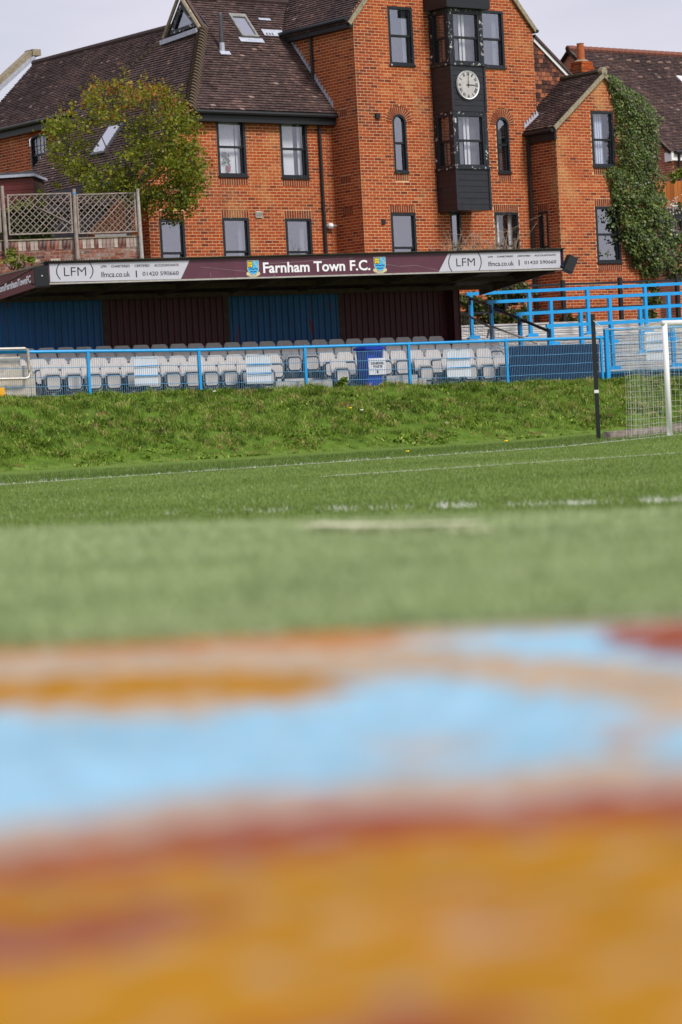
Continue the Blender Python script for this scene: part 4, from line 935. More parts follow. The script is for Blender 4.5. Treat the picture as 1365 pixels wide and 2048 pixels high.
# concrete steps
mb = MB(); NT = 16; tl = np.linspace(-8.6, 7.0, NT+1)
edges = [.22, .95, 1.70, 2.45, 4.0]
for k in range(4):
    for i in range(NT):
        a, b = tl[i], tl[i+1]; za, zb2 = zfl(k, a), zfl(k, b); o0, o1 = edges[k], edges[k+1]; lo = 1.0
        mb.quad(SP(a, o0, za), SP(b, o0, zb2), SP(b, o1, zb2), SP(a, o1, za)); mb.quad(SP(a, o0, lo), SP(b, o0, lo), SP(b, o0, zb2), SP(a, o0, za))
mb.build('concrete_steps', m_conc, STD)
# fascia: name board, two sponsor panels
FB = P0+DS*FO
tf0, tf1 = T(98, 545, FO)[0], T(1122, 517, FO)[0]
zf0, zf1 = 4.075, 4.565
ztop = lambda t: T(98, 525, FO)[1]+(T(1122, 499, FO)[1]-T(98, 525, FO)[1])*(t-tf0)/(tf1-tf0)
zbot = lambda t: T(98, 566, FO)[1]+(T(1122, 537, FO)[1]-T(98, 566, FO)[1])*(t-tf0)/(tf1-tf0)-.02*math.sin(math.pi*(t-tf0)/(tf1-tf0))
def tz(px, py): return T(px, py, FO)
def panel(name, m, q, d0, d1, parent=STD):
    mb = MB(); mb.prism([A3(*(FB+ES*t+NS*d0)[:2], z) for t, z in q], NS*(d1-d0)); return mb.build(name, m, parent)
tL1t, tL1b = tz(379, 521)[0], tz(362, 560)[0]; tR0t, tR0b = tz(896, 506)[0], tz(878, 545)[0]
brd = panel('name_board', m_claret, [(tf0-.02, zbot(tf0)), (tf1+.02, zbot(tf1)), (tf1+.02, ztop(tf1)), (tf0-.02, ztop(tf0))], -.05, 0)
pL = panel('sponsor_panel', m_sign, [(tf0+.02, zbot(tf0)+.02), (tL1b, zbot(tL1b)+.02), (tL1t, ztop(tL1t)-.035), (tf0+.02, ztop(tf0)-.035)], .001, .012)
pR = panel('sponsor_panel', m_sign, [(tR0b, zbot(tR0b)+.02), (tf1-.02, zbot(tf1)+.02), (tf1-.02, ztop(tf1)-.035), (tR0t, ztop(tR0t)-.035)], .001, .012)
pL['label'] = 'left white sponsor panel'; pR['label'] = 'right white sponsor panel'
mb = MB(); mb.box(SP(tf0-.03, FO+.06, zbot(tf0)-.035), SP(tf1+.03, FO+.06, zbot(tf1)-.035)-SP(tf0-.03, FO+.06, zbot(tf0)-.035), NS*.085, Z*.035); mb.build('board_trim', m_galv, STD)
mb = MB(); mb.box(SP(tf1+.02, FO+.05, zbot(tf1)-.03), ES*.05, NS*.07, Z*(ztop(tf1)-zbot(tf1)+.05)); mb.box(SP(tf0-.06, FO+.05, zbot(tf0)-.03), ES*.045, NS*.07, Z*(ztop(tf0)-zbot(tf0)+.05)); mb.build('end_trim', m_navy, STD)
def sign(s, par, x0, y0, x1, y1, m, bold=0., d=.013, split=False):
    """text between two pixel corners (lower left, upper right) on the fascia"""
    t0, z0 = tz(x0, y0); t1, z1 = tz(x1, y1); dz = zbot(t1)-zbot(t0); ta, zt2 = tz(x0, y0-(y0-y1)+0)
    w = t1-t0; h_ = z1-z0-dz
    q = A3(*(FB+ES*t0+NS*d)[:2], z0); put_text(s, q, ES+Z*(dz/w), Z, NS, w, h_, m, par, bold, split=split)
def arc(par, x, y0, y1, bulge):
    t0, z0 = tz(x, y0); t1, z1 = tz(x, y1); n_ = 10; pts = []
    for i in range(n_+1):
        f = i/n_; pts.append((t0+bulge*(1-4*(f-.5)**2), z0+(z1-z0)*f))
    mb = MB()
    for (a, za), (b, zb2) in zip(pts[:-1], pts[1:]): mb.box(A3(*(FB+ES*(a-.012)+NS*.013)[:2], za), ES*.024, ES*(b-a)+Z*(zb2-za), NS*.004)
    mb.build('bracket_print', m_signtxt, par)
arc(pL, 121, 559, 527, -.085); arc(pL, 180, 557, 525, .085)
sign('LFM', pL, 128.5, 552, 171.5, 534, m_signtxt, -.012, split=True)
sign('LFM  ·  CHARTERED  ·  CERTIFIED  ·  ACCOUNTANTS', pL, 202, 535.5, 357, 527.4, m_signtxt)
sign('lfmca.co.uk', pL, 203, 554.5, 259.5, 542.5, m_signtxt, -.004); sign('|', pL, 272, 554.5, 273.4, 541, m_signtxt); sign('01420 590660', pL, 285.5, 551.5, 357, 542, m_signtxt, -.004)
arc(pR, 904, 543, 508, -.085); arc(pR, 957.5, 541, 505, .085)
sign('LFM', pR, 913, 532.5, 949, 516, m_signtxt, -.012, split=True)
sign('LFM  ·  CHARTERED  ·  CERTIFIED  ·  ACCOUNTANTS', pR, 976, 515.5, 1111, 508.2, m_signtxt)
sign('lfmca.co.uk', pR, 977, 532.5, 1027, 521.5, m_signtxt, -.004); sign('|', pR, 1037.5, 531, 1038.7, 519.5, m_signtxt); sign('01420 590660', pR, 1049, 528.5, 1112, 520, m_signtxt, -.004)
sign('Farnham Town F.C.', brd, 527, 546.5, 740, 519.5, m_letter, .022, .002, True)
# crest: shield with tower, sky quarter and waves, scroll below
def crest(x0, y0, x1, y1):
    t0, zlo = tz(x0, y1); t1, zhi = tz(x1, y0); w = t1-t0; h_ = zhi-zlo; mbs = {}
    cr = MB(); Q = lambda u, v, d: A3(*(FB+ES*(t0+w*u)+NS*d)[:2], zhi-h_*v)
    def pl(m, pts, d):
        mbs.setdefault((m.name, round(d*1e4)), (m, MB()))[1].prism([Q(u, v, d) for u, v in pts], NS*.002)
    sh = lambda s: [(.5+(-.42)*s, .36-.36*s), (.5+.42*s, .36-.36*s), (.5+.42*s, .36+.16*s), (.5+.36*s, .36+.30*s), (.5+.22*s, .36+.42*s), (.5, .36+.52*s), (.5-.22*s, .36+.42*s), (.5-.36*s, .36+.30*s), (.5-.42*s, .36+.16*s)]
    # scroll
    pl(m_cream, [(0, .80), (.06, .66), (.20, .72), (.32, .84), (.5, .89), (.68, .84), (.80, .72), (.94, .66), (1, .80), (.86, .92), (.68, .98), (.5, 1.), (.32, .98), (.14, .92)], .003)
    for i in range(9):
        u = .14+.09*i; v = .80+.13*(1-(2*(u-.5))**2); pl(m_signtxt, [(u, v), (u+.045, v+.004), (u+.045, v+.045), (u, v+.045)], .006)
    pl(m_cream, sh(1.), .006); pl(m_cblue, sh(.92), .009)
    pl(m_signtxt, [(.12, .04), (.47, .04), (.47, .42), (.12, .42)], .012); pl(m_yel, [(.15, .07), (.44, .07), (.44, .39), (.15, .39)], .0135)
    for (a, b, c, d) in ((.22, .07, .25, .11), (.33, .07, .36, .11), (.20, .20, .24, .25), (.28, .20, .32, .25), (.36, .20, .40, .25), (.24, .32, .30, .39)): pl(m_signtxt, [(a, b), (c, b), (c, d), (a, d)], .016)
    for (a, b) in ((.56, .08), (.66, .20), (.74, .32)): pl(m_yel, [(a, b), (a+.09, b), (a+.09, b+.07), (a, b+.07)], .012)
    for (v, s) in ((.50, .32), (.66, .24)):
        top = [(.5+s*(i/8-1)*1., v-.035*abs(math.sin(math.pi*i/8))) for i in range(17)]
        pl(m_cnavy, top+[(u, q+.05) for u, q in top[::-1]], .012)
    for (m, mb) in mbs.values(): mb.build('crest_print', m, brd)
crest(493.5, 520.5, 519.5, 555.5); crest(747, 513.5, 773, 548)
# scuffs and creases of the vinyl
mb = MB()
for pts in ([(540, 527), (600, 524), (640, 520), (690, 516)], [(400, 534), (440, 538), (492, 543)], [(774, 529), (800, 533), (832, 531), (878, 541)], [(690, 516), (700, 517), (706, 515)], [(780, 535), (785, 545)], [(421, 545), (422, 555)], [(548, 546), (549, 553)]):
    for a, b in zip(pts[:-1], pts[1:]): p, q = hit(*a, FB+NS*.003, NS), hit(*b, FB+NS*.003, NS); mb.path([p, q], .006, 3)
mb.build('vinyl_creases', mat('vinyl_crease', (.34, .25, .30), .5, .4), brd, kind='stuff')
# left return board
EO = SP(tf0-.05, FO, 4.3)
def gEnd(px, py): p = hit(px, py, EO, ES); return float((p-EO)@DS), float(p[2])
eA, eB, eC, eD = gEnd(-60, 620), gEnd(74, 575), gEnd(96, 527), gEnd(-60, 566)
dd0, dd1 = eA[0], .02
zq = lambda a, b, d: a[1]+(b[1]-a[1])*(d-a[0])/(b[0]-a[0])
qe = [(dd0, zq(eA, eB, dd0)), (dd1, zq(eA, eB, dd1)), (dd1, zq(eD, eC, dd1)), (dd0, zq(eD, eC, dd0))]
mb = MB(); mb.prism([A3(*(EO+DS*d)[:2], z) for d, z in qe], -ES*.04); eb = mb.build('end_board', m_claretboard, STD)
ea, e_b = gEnd(-1, 586.5), gEnd(66, 565); et = gEnd(66, 549.5)
uu_ = unit(A3(*(EO+DS*e_b[0])[:2], e_b[1])-A3(*(EO+DS*ea[0])[:2], ea[1]))
put_text('.com/FarnhamTownFC', A3(*(EO+DS*ea[0]-ES*.041)[:2], ea[1]), uu_, Z, -ES, float(np.linalg.norm(A3(*(EO+DS*e_b[0])[:2], e_b[1])-A3(*(EO+DS*ea[0])[:2], ea[1]))), et[1]-e_b[1], m_letter, eb, .03, split=True)
mb = MB(); mb.box(A3(*(EO+DS*.05-ES*.06)[:2], zq(eD, eC, .05)-.02), A3(*(DS*(dd0-.05))[:2], qe[3][1]-qe[2][1]), ES*.12, Z*.035); mb.build('end_capping', m_stone, STD)
# roof sheet, corrugated, falling to the back
zback = lambda t: 3.98
mb = MB(); NW = 900; t_a, t_b = tf0-.12, tf1+.10; prev = None; RB = 4.15
for i in range(NW+1):
    t = t_a+(t_b-t_a)*i/NW; w = .016*math.sin(i*math.pi/2); zt2 = ztop(t)+.028+w
    cur = [SP(t, FO-.11, zt2), SP(t, RB, zback(t)+.05+w)]
    if prev: mb.quad(prev[0], cur[0], cur[1], prev[1])
    prev = cur
mb.build('corrugated_roof', m_rust, STD)
mb = MB(); mb.prism([SP(t_a+.05, FO+.06, ztop(t_a)-.08), SP(t_b-.05, FO+.06, ztop(t_b)-.08), SP(t_b-.05, RB-.05, zback(0)-.06), SP(t_a+.05, RB-.05, zback(0)-.06)], Z*.03); mb.build('roof_lining', m_timber, STD)
for t in np.arange(-5.9, 8.0, 1.97):
    mb = MB(); a = SP(t, FO+.07, zbot(t)-.0); b = SP(t, RB-.1, 3.86); mb.box(a, b-a, ES*.07, Z*.17); mb.build('rafter', m_timber, STD)
mb = MB()
for o_, f in ((1.3, .25), (2.4, .55), (3.4, .82)): z_ = 4.5+(3.9-4.5)*f-.05; mb.box(SP(t_a+.06, o_, z_), ES*(t_b-t_a-.12), DS*.05, -Z*.12)
mb.build('purlins', m_timber, STD)
mb = MB(); mb.prism([SP(tf1-.0, FO+.02, zbot(tf1)-.02), SP(tf1-.0, FO+.02, zbot(tf1)+.3), SP(tf1, RB, 4.0), SP(tf1, RB, 3.72)], ES*.05); mb.build('end_rafter', m_timber, STD)
# back wall, four clad bays with posts
BO = 3.85
xsb = [(-60, 205, 'B'), (213, 451, 'M'), (458, 678, 'B'), (684, 905, 'M')]
for (x0, x1, c) in xsb:
    t0, t1 = T(x0, 640, BO)[0], T(x1, 640, BO)[0]; n_ = int((t1-t0)/.168); w = (t1-t0)/n_; mb = MB(); prof = [(0, 0), (.55, 0), (.66, .032), (.89, .032), (1, 0)]
    for i in range(n_):
        for (a, d), (b, e) in zip(prof[:-1], prof[1:]): mb.quad(SP(t0+w*(i+a), BO-d, 1.6), SP(t0+w*(i+b), BO-e, 1.6), SP(t0+w*(i+b), BO-e, 4.0), SP(t0+w*(i+a), BO-d, 4.0))
    mb.box(SP(t0, BO+.012, 1.6), ES*(t1-t0), DS*.02, Z*2.4)
    o_ = mb.build('cladding_panel', m_cladB if c == 'B' else m_cladM, STD); o_['label'] = ('blue' if c == 'B' else 'claret')+' corrugated cladding panel'
for x in (209, 454.5, 681):
    t = T(x, 640, BO)[0]; mb = MB(); mb.box(SP(t-.06, BO-.02, 1.6), ES*.12, DS*.1, Z*2.4); mb.build('post', m_timber, STD)
t = T(909, 640, 3.6)[0]; mb = MB(); mb.box(SP(t-.06, 3.5, 1.4), ES*.15, DS*.13, Z*2.5); mb.build('post', m_cladM, STD)
t9 = T(908, 640, BO)[0]; mb = MB(); mb.box(SP(t9, BO-.3, 1.5), ES*.03, DS*.3, Z*2.45); mb.build('end_trim', m_cladM, STD)
mb = MB(); mb.box(SP(-9.6, .4, 1.2), ES*.05, DS*3.5, Z*2.7); mb.build('end_cladding', m_cladB, STD)
# concrete upstands at the gaps of the front row
for (xa, xb, ya) in ((551, 611, 764), (614, 663, 761), (772, 834, 752), (836, 851, 756)):
    t0, z0 = T(xa, ya, .34); t1 = T(xb, ya, .34)[0]; mb = MB(); zz = z0; mb.box(SP(t0, .30, 1.0), ES*(t1-t0), DS*.14, Z*(zz-1.0)); mb.build('kerb_block', m_conc, STD)

# ---------------------------------------------------------------- tip-up seats
def shell(mb, w, z0, z1, y0, thick, rc, bow, lean=0., n=9, rb=.03):
    """rounded, slightly bowed plastic shell in the xz plane; y0 at its middle"""
    F_, B_ = [], []
    for i in range(n):
        x = -w/2+w*i/(n-1); e = abs(x)-(w/2-rc); d = 0 if e <= 0 else rc-math.sqrt(max(0, rc*rc-e*e))
        e2 = abs(x)-(w/2-rb); d2 = 0 if e2 <= 0 else rb-math.sqrt(max(0, rb*rb-e2*e2))
        for lst, dy in ((F_, 0), (B_, thick)):
            col = []
            for j in range(4):
                z = (z0+d2)+((z1-d)-(z0+d2))*j/3; y = y0-bow*(1-(2*x/w)**2)*-1+lean*(z-z0)+dy; col.append((x, y, z))
            lst.append(col)
    for i in range(n-1):
        for j in range(3):
            mb.add([F_[i][j], F_[i+1][j], F_[i+1][j+1], F_[i][j+1]], [(0, 1, 2, 3)]); mb.add([B_[i][j], B_[i][j+1], B_[i+1][j+1], B_[i+1][j]], [(0, 1, 2, 3)])
        mb.add([F_[i][3], F_[i+1][3], B_[i+1][3], B_[i][3]], [(0, 1, 2, 3)]); mb.add([F_[i][0], B_[i][0], B_[i+1][0], F_[i+1][0]], [(0, 1, 2, 3)])
    for i, fl in ((0, 1), (n-1, 0)):
        for j in range(3): mb.add([F_[i][j], F_[i][j+1], B_[i][j+1], B_[i][j]], [(0, 1, 2, 3)])
sm = {}
mb = MB(); shell(mb, .455, .42, .80, .10, .03, .085, .035, .16); sm['backrest'] = mb.mesh('backrest', m_plast)
mb = MB(); shell(mb, .415, .17, .585, -.045, .045, .06, .02, .04, rb=.07); sm['seat'] = mb.mesh('seat', m_plast)
mb = MB(); shell(mb, .325, .225, .515, -.068, .02, .045, .012, .04, rb=.05); sm['seat_panel'] = mb.mesh('seat_panel', m_plast)
mb = MB(); shell(mb, .39, .185, .55, -.054, .010, .055, .015, .04, rb=.06); sm['seat_rim'] = mb.mesh('seat_rim', m_seatdark)
for s in (-1, 1):
    mb = MB(); mb.box((s*.222-.012, -.01, 0), (.024, 0, 0), (0, .12, 0), (0, 0, .46)); mb.box((s*.222-.02, -.06, .28), (.04, 0, 0), (0, .10, 0), (0, 0, .06))
    sm['bracket' if s < 0 else 'bracket.001'] = mb.mesh('bracket', m_seatdark)
# seats in the shade keep the same meshes; x along the row, y into the stand
ang = math.atan2(ES[1], ES[0])
ORD = ['first', 'second', 'third', 'fourth', 'fifth', 'sixth', 'seventh', 'eighth', 'ninth', 'tenth', 'eleventh', 'twelfth', 'thirteenth', 'fourteenth', 'fifteenth', 'sixteenth', 'seventeenth', 'eighteenth', 'nineteenth', 'twentieth', 'twenty first', 'twenty second', 'twenty third', 'twenty fourth', 'twenty fifth', 'twenty sixth', 'twenty seventh', 'twenty eighth', 'twenty ninth', 'thirtieth']
def seat(t, k, label):
    tilt = random.uniform(-.012, .012); r = D.objects.new('stadium_seat', None); COL.objects.link(r)
    p = SP(t, ROWOFF[k]+random.uniform(-.015, .015), zfl(k, t)); r.location = p; r.rotation_euler = (tilt, 0, ang+random.uniform(-.02, .02)); r.empty_display_size = .2
    setp(r, label, 'seat', 'grey tip-up seats in rows of the stand')
    for nm, me_ in sm.items(): o_ = D.objects.new(nm.split('.')[0], me_); COL.objects.link(o_); o_.parent = r
tA = lambda x: T(x, 740, .5)[0]
front = [106, 148, 188, 228, 268, 308, 347, 386, 423, 461, 498, 536]
PIT = (tA(536)-tA(106))/11
for i, x in enumerate(front):
    seat(tA(x), 0, f'grey tip-up seat, {ORD[i]} from the left in the front row' + (', behind a white board' if x in (308, 498, 536, 268) else ''))
seat(tA(686), 0, 'lone grey tip-up seat in the front row, just left of the blue bin'); seat(tA(853), 0, 'lone grey tip-up seat in the front row, right of the blue bin')
for i, x in enumerate((908, 943, 978, 1012)): seat(tA(x), 0, f'grey tip-up seat, {ORD[i]} of four at the right end of the front row')
def row(k, x0, x1, y, lab, skip=()):
    t0, t1 = T(x0, y, ROWOFF[k])[0], T(x1, y, ROWOFF[k])[0]; n_ = round((t1-t0)/PIT)
    for i in range(n_+1):
        t = t0+(t1-t0)*i/n_; xx = x0+(x1-x0)*i/n_
        if any(a < xx < b for a, b in skip): continue
        seat(t, k, f'grey tip-up seat in the {lab} row, {ORD[min(i, 29)]} place from the left')
row(1, 40, 975, 710, 'second', skip=((548, 612),)); row(2, 22, 992, 700, 'third'); row(3, 20, 880, 688, 'back')

# ---------------------------------------------------------------- pitch-side fence
FEN = thing('mesh_fence', SP(T(612, 780, 0)[0], 0, 1.3), 'long sky blue post and rail fence with wire mesh in front of the seats', 'fence')
RP = [T(x, y, 0) for x, y in ((0, 704.6), (178, 702.6), (400, 700.2), (612, 694.2), (820, 687.6), (1015, 681), (1209, 675))]
RP = [(RP[0][0]-1.6, RP[0][1]+.0)]+RP
BASE = lambda t: float(np.interp(t, [T(0, 795, 0)[0], T(300, 786, 0)[0], T(1000, 773, 0)[0], T(1210, 762, 0)[0]], [T(0, 795, 0)[1], T(300, 786, 0)[1], T(1000, 773, 0)[1], T(1210, 762, 0)[1]]))
rz = lambda t: float(np.interp(t, [a for a, _ in RP], [b for _, b in RP]))
mb = MB(); mb.path([SP(t, 0, z) for t, z in RP], .038, 8); mb.build('top_rail', m_blue, FEN)
pts_ = [T(x, 740, 0)[0] for x in (178, 400, 612, 820, 1015)]; pts_ = [2*pts_[0]-pts_[1]-.02]+pts_+[T(1205, 740, 0)[0]]
for t in pts_: mb = MB(); mb.box(SP(t-.035, -.03, BASE(t)-.35), ES*.065, DS*.065, Z*(rz(t)-BASE(t)+.40)); mb.build('post', m_blue, FEN)
def mesh_panel(par, t0, t1, zt, zb_, nh=5):
    mb = MB(); n_ = int((t1-t0)/.0505); r = .003
    for i in range(1, n_):
        t = t0+(t1-t0)*i/n_; b = random.gauss(0, .0025); a, c = SP(t, -.045, zb_(t)), SP(t+b, -.045+random.gauss(0, .002), zt(t))
        mb.box(a-ES*r, ES*2*r, DS*2*r, c-a, skip=(0, 1))
    for j in range(nh):
        f = j/(nh-1); pts = [SP(t0+(t1-t0)*i/6, -.05, zb_(t0+(t1-t0)*i/6)*(1-f)+zt(t0+(t1-t0)*i/6)*f+random.gauss(0, .004)) for i in range(7)]
        mb.path(pts, .007 if j < nh-1 else .006, 4, cap=False)
    return mb.build('mesh_panel', m_wire, par)
for a, b in zip(pts_[:-1], pts_[1:]): mesh_panel(FEN, a+.03, b-.035, lambda t: rz(t)-.15, lambda t: BASE(t)+.0)
# taller fence section by the terrace
F2 = thing('mesh_fence', SP(T(1212, 750, 0)[0], 0, 1.2), 'taller sky blue fence section with wire mesh behind the goal', 'fence')
t0 = T(1214, 700, -.02)[0]; t1 = T(1420, 690, 0)[0]; z2a, z2b = T(1214, 657.5, 0)[1], T(1365, 651, 0)[1]; t1e = T(1365, 690, 0)[0]
zr2 = lambda t: z2a+(z2b-z2a)*(t-t0)/(t1e-t0); zb2_ = lambda t: BASE(min(t, 9.6))+.02
mb = MB(); mb.box(SP(t0-.06, -.07, .9), ES*.11, DS*.09, Z*(z2a-.9+.03)); mb.build('post', m_blue, F2)
mb = MB(); mb.path([SP(t0, 0, z2a-.03), SP(t1, 0, zr2(t1)-.03)], .036, 8); mb.build('top_rail', m_blue, F2)
mesh_panel(F2, t0+.05, t1, lambda t: zr2(t)-.18, zb2_, 6)
# boards and sheet tied to the fence
for (x0, y0, x1, y1, lab) in ((266.5, 713.5, 317, 770, 'leftmost'), (491, 711, 543, 766, 'second from left'), (892, 700.5, 942, 752, 'third from left, right of the blue bin'), (1290, 664, 1331, 720, 'rightmost, beside the goal post')):
    ta, za = T(x0, y0, 0); tb_, zb3 = T(x1, y1, 0); tw = tb_-ta
    bd = thing('notice_board', SP(ta, .03, zb3), f'blank white board tied to the blue fence, {lab}', 'board', 'white boards on the fence')
    mb = MB(); mb.box(SP(ta, -.02, zb3), ES*tw+Z*-.01, DS*.012, Z*(za-zb3)); mb.build('panel', mat('whitewashed_board', (.72, .73, .76), .6, .3, namt=.1, nscale=4, stretch=(1, 1, .3)), bd)
    mb = MB()
    for t in (ta+.05, tb_-.05): mb.path([SP(t, -.03, za-.03), SP(t, -.07, za+.015)], .008, 4)
    mb.build('cable_tie', m_white, bd)
    mb = MB()
    for f in (.33, .66): mb.path([SP(ta, -.062, za+(zb3-za)*f), SP(tb_, -.062, za+(zb3-za)*f)], .009, 4)
    mb.build('wire', m_blue, bd)
ta, za = T(1019, 692, 0); tb_, zb3 = T(1203, 757, 0)
nv = thing('windbreak_sheet', SP(ta, .05, zb3), 'dark navy sheet tied behind the fence mesh at the foot of the terrace', 'sheet')
mb = MB(); n_ = 40
for i in range(n_):
    a, b = ta+(tb_-ta)*i/n_, ta+(tb_-ta)*(i+1)/n_; f = lambda t, z: SP(t, .05+.018*math.sin(t*7+z*3), z)
    top = lambda t: rz(t)-.14; bot = lambda t: BASE(t)-.05
    mb.quad(f(a, bot(a)), f(b, bot(b)), f(b, top(b)), f(a, top(a)))
mb.build('sheet', m_navy, nv)
mb = MB()
for i in range(9): t = ta+(tb_-ta)*(i+.5)/9; mb.path([SP(t, .03, rz(t)-.17), SP(t, -.06, rz(t)-.12)], .008, 4)
mb.build('tie', m_white, nv)
# concrete block pier, grey handrail and yellow post at the left end
pier = thing('concrete_pier', SP(T(30, 790, .1)[0], .1, 1.4), 'stepped beige concrete pier at the left end of the seats', 'pier')
for (xa, ya, xb, yb, o_) in ((-40, 735, 68, 795, .12), (-40, 716, 42, 736, .20), (62, 748, 73, 790, .10)):
    a, za = T(xa, ya, o_); b, zz = T(xb, yb, o_); mb = MB(); mb.box(SP(a, o_, zz-.2), ES*(b-a), DS*.35, Z*(za-zz+.2)); mb.build('block', m_concbeige, pier)
hr = thing('grey_handrail', SP(T(57, 757, .02)[0], .02, 1.4), 'bent grey tube handrail at the left end of the fence', 'handrail')
mb = MB(); q = [T(x, y, -.09) for x, y in ((-40, 699), (50, 697), (56, 700), (59, 740), (58, 754), (52, 757), (-40, 759))]; mb.path([SP(t, -.09, z) for t, z in q], .034, 8); mb.build('tube', m_galv, hr)
yp = T(5, 795, -.1); yy = thing('yellow_post', SP(yp[0], -.1, yp[1]-.2), 'short yellow painted post stub by the left fence end', 'post'); mb = MB(); mb.box(SP(yp[0]-.05, -.1, yp[1]-.2), ES*.12, DS*.06, Z*.42); mb.build('post_stub', m_yelpost, yy)
mb = MB(); mb.box(SP(yp[0]-.06, -.11, yp[1]-.25), ES*.14, DS*.08, Z*.06); mb.build('base', m_conc, yy)

# ---------------------------------------------------------------- wheelie bin
bp_ = hit(736, 779, SP(2, .16, 1.3), NS); BW, BDp = .56, .42
BIN = thing('wheelie_bin', A3(bp_[0], bp_[1], bp_[2]), 'blue wheelie bin with a white waste notice behind the fence', 'bin')
bc = bp_; zt2 = bc[2]+.96
Q = lambda u, d, z, k=1.: A3(*(bc+E1*(BW/2+(u-.5)*BW*k)+DB*(BDp/2+(d-.5)*BDp*k))[:2], z)
mb = MB(); rr = [Q(u, d, bc[2]+.04, .80) for u, d in ((.04, 0), (.96, 0), (1, .06), (1, .94), (.96, 1), (.04, 1), (0, .94), (0, .06))]; r2 = [Q(u, d, zt2, 1.) for u, d in ((.04, 0), (.96, 0), (1, .06), (1, .94), (.96, 1), (.04, 1), (0, .94), (0, .06))]
mb.add(rr+r2, [(i, (i+1) % 8, (i+1) % 8+8, i+8) for i in range(8)]+[tuple(range(7, -1, -1)), tuple(range(8, 16))]); mb.build('body', m_bin, BIN)
mb = MB(); b0 = [Q(u, d, zt2, 1.13) for u, d in ((0, 0), (1, 0), (1, 1), (0, 1))]; b1 = [p+Z*.045 for p in b0]; b2 = [Q(u, d, zt2+.10, .75) for u, d in ((0, .1), (1, .1), (1, 1), (0, 1))]
mb.add(b0+b1+b2, [(3, 2, 1, 0)]+[(i, (i+1) % 4, (i+1) % 4+4, i+4) for i in range(4)]+[(i+4, (i+1) % 4+4, (i+1) % 4+8, i+8) for i in range(4)]+[(8, 9, 10, 11)]); mb.build('lid', m_bin, BIN)
mb = MB(); mb.path([Q(.1, 1.12, zt2+.02), Q(.9, 1.12, zt2+.02)], .018, 6); mb.build('handle', m_bin, BIN)
for u in (-.02, 1.02): mb = MB(); mb.path([Q(u-.03, .9, bc[2]+.1, .86), Q(u+.03, .9, bc[2]+.1, .86)], .10, 12); mb.build('wheel', m_seatdark, BIN)
gB_ = lambda px, py: hit(px, py, bc-DB*.0+NB*.004, NB)
sa, sb = gB_(738, 750), gB_(770, 714); sw_, sh_ = float((sb-sa)@E1), .40
so = A3(sa[0], sa[1], sa[2]+.0); bk = bc[2]
mb = MB(); lean = NB*.0; q0 = so+NB*.012; mb.box(q0, E1*sw_, NB*.005, Z*sh_); nt_ = mb.build('notice', m_paper, BIN)
put_text('GENERAL', so+E1*sw_*.12+Z*sh_*.62+NB*.018, E1, Z, NB, sw_*.78, .062, m_signtxt, nt_, .01); put_text('WASTE', so+E1*sw_*.24+Z*sh_*.42+NB*.018, E1, Z, NB, sw_*.56, .062, m_signtxt, nt_, .01)
mb = MB(); c_ = so+E1*sw_*.5+Z*.07+NB*.018; mb.box(c_-E1*.025-Z*.035, E1*.05, NB*.003, Z*.05); mb.box(c_-E1*.03+Z*.02, E1*.06, NB*.003, Z*.012); mb.build('bin_symbol', m_signtxt, nt_)

# ---------------------------------------------------------------- terrace with crush barriers
TER = thing('standing_terrace', SP(8.2, .6, 1.2), 'stepped aluminium plank standing terrace right of the stand', 'terrace')
OFFB = [.7, 2.0, 3.3, 4.6]; ZT = [1.52, 1.93, 2.27, 2.56, 2.97]; tT0, tT1 = 6.95, 17.6
lo_ = [.45, 1.72, 3.02, 4.32, 5.25, 5.85]
for k in range(5):
    z = ZT[k]; o0, o1 = lo_[k], lo_[k+1]; np_ = 4 if k < 4 else 2
    t0k = tT0 if k > 1 else 7.35
    for i in range(np_):
        w = (o1-o0)/np_
        for (ta, tb_) in ((t0k, 10.6), (10.61, tT1)):
            mb = MB(); mb.box(SP(ta, o0+i*w+.008, z-.04), ES*(tb_-ta), DS*(w-.016), Z*.04, .3+.4*random.random())
            for s in (.25, .5, .75): mb.box(SP(ta, o0+i*w+w*s-.012, z+.0), ES*(tb_-ta), DS*.024, Z*.008, .5)
            mb.build('plank', m_alu, TER)
    zl = ZT[k-1] if k else 1.52
    if k:
        n_ = 3; hh = (z-.045-zl-.01)/n_
        for i in range(n_):
            mb = MB(); mb.box(SP(t0k, o0+.03, zl+.012+i*hh), ES*(tT1-t0k), DS*.03, Z*(hh-.016), .3+.5*random.random()); mb.box(SP(t0k, o0+.015, zl+.012+i*hh+hh*.4), ES*(tT1-t0k), DS*.015, Z*.02, .7); mb.build('riser_plank', m_alu, TER)
mb = MB(); mb.box(SP(7.35, .50, 1.50), ES*10.2, DS*.03, -Z*.07, .5); mb.build('edge_beam', m_blue, TER)
mb = MB(); mb.box(SP(7.4, .9, .9), ES*10., DS*4.3, Z*.56); mb.build('underside', m_navy, TER)
mb = MB(); mb.box(SP(tT0, 3.05, 1.2), ES*.03, DS*2.2, Z*1.0); mb.build('end_sheet', m_alu, TER)
LAB = ['lowest', 'second', 'third', 'topmost']
posts_px = [[1100, 1225, 1347], [1041, 1163, 1282.6], [983.5, 1103, 1221, 1339], [942.6, 1060, 1176.6, 1292]]
rails_px = [((1094, 652), (1326, 640)), ((1033, 628), (1365, 610.5)), ((975.6, 604), (1365, 586)), ((934, 588), (1365, 567))]
RAIL0 = []
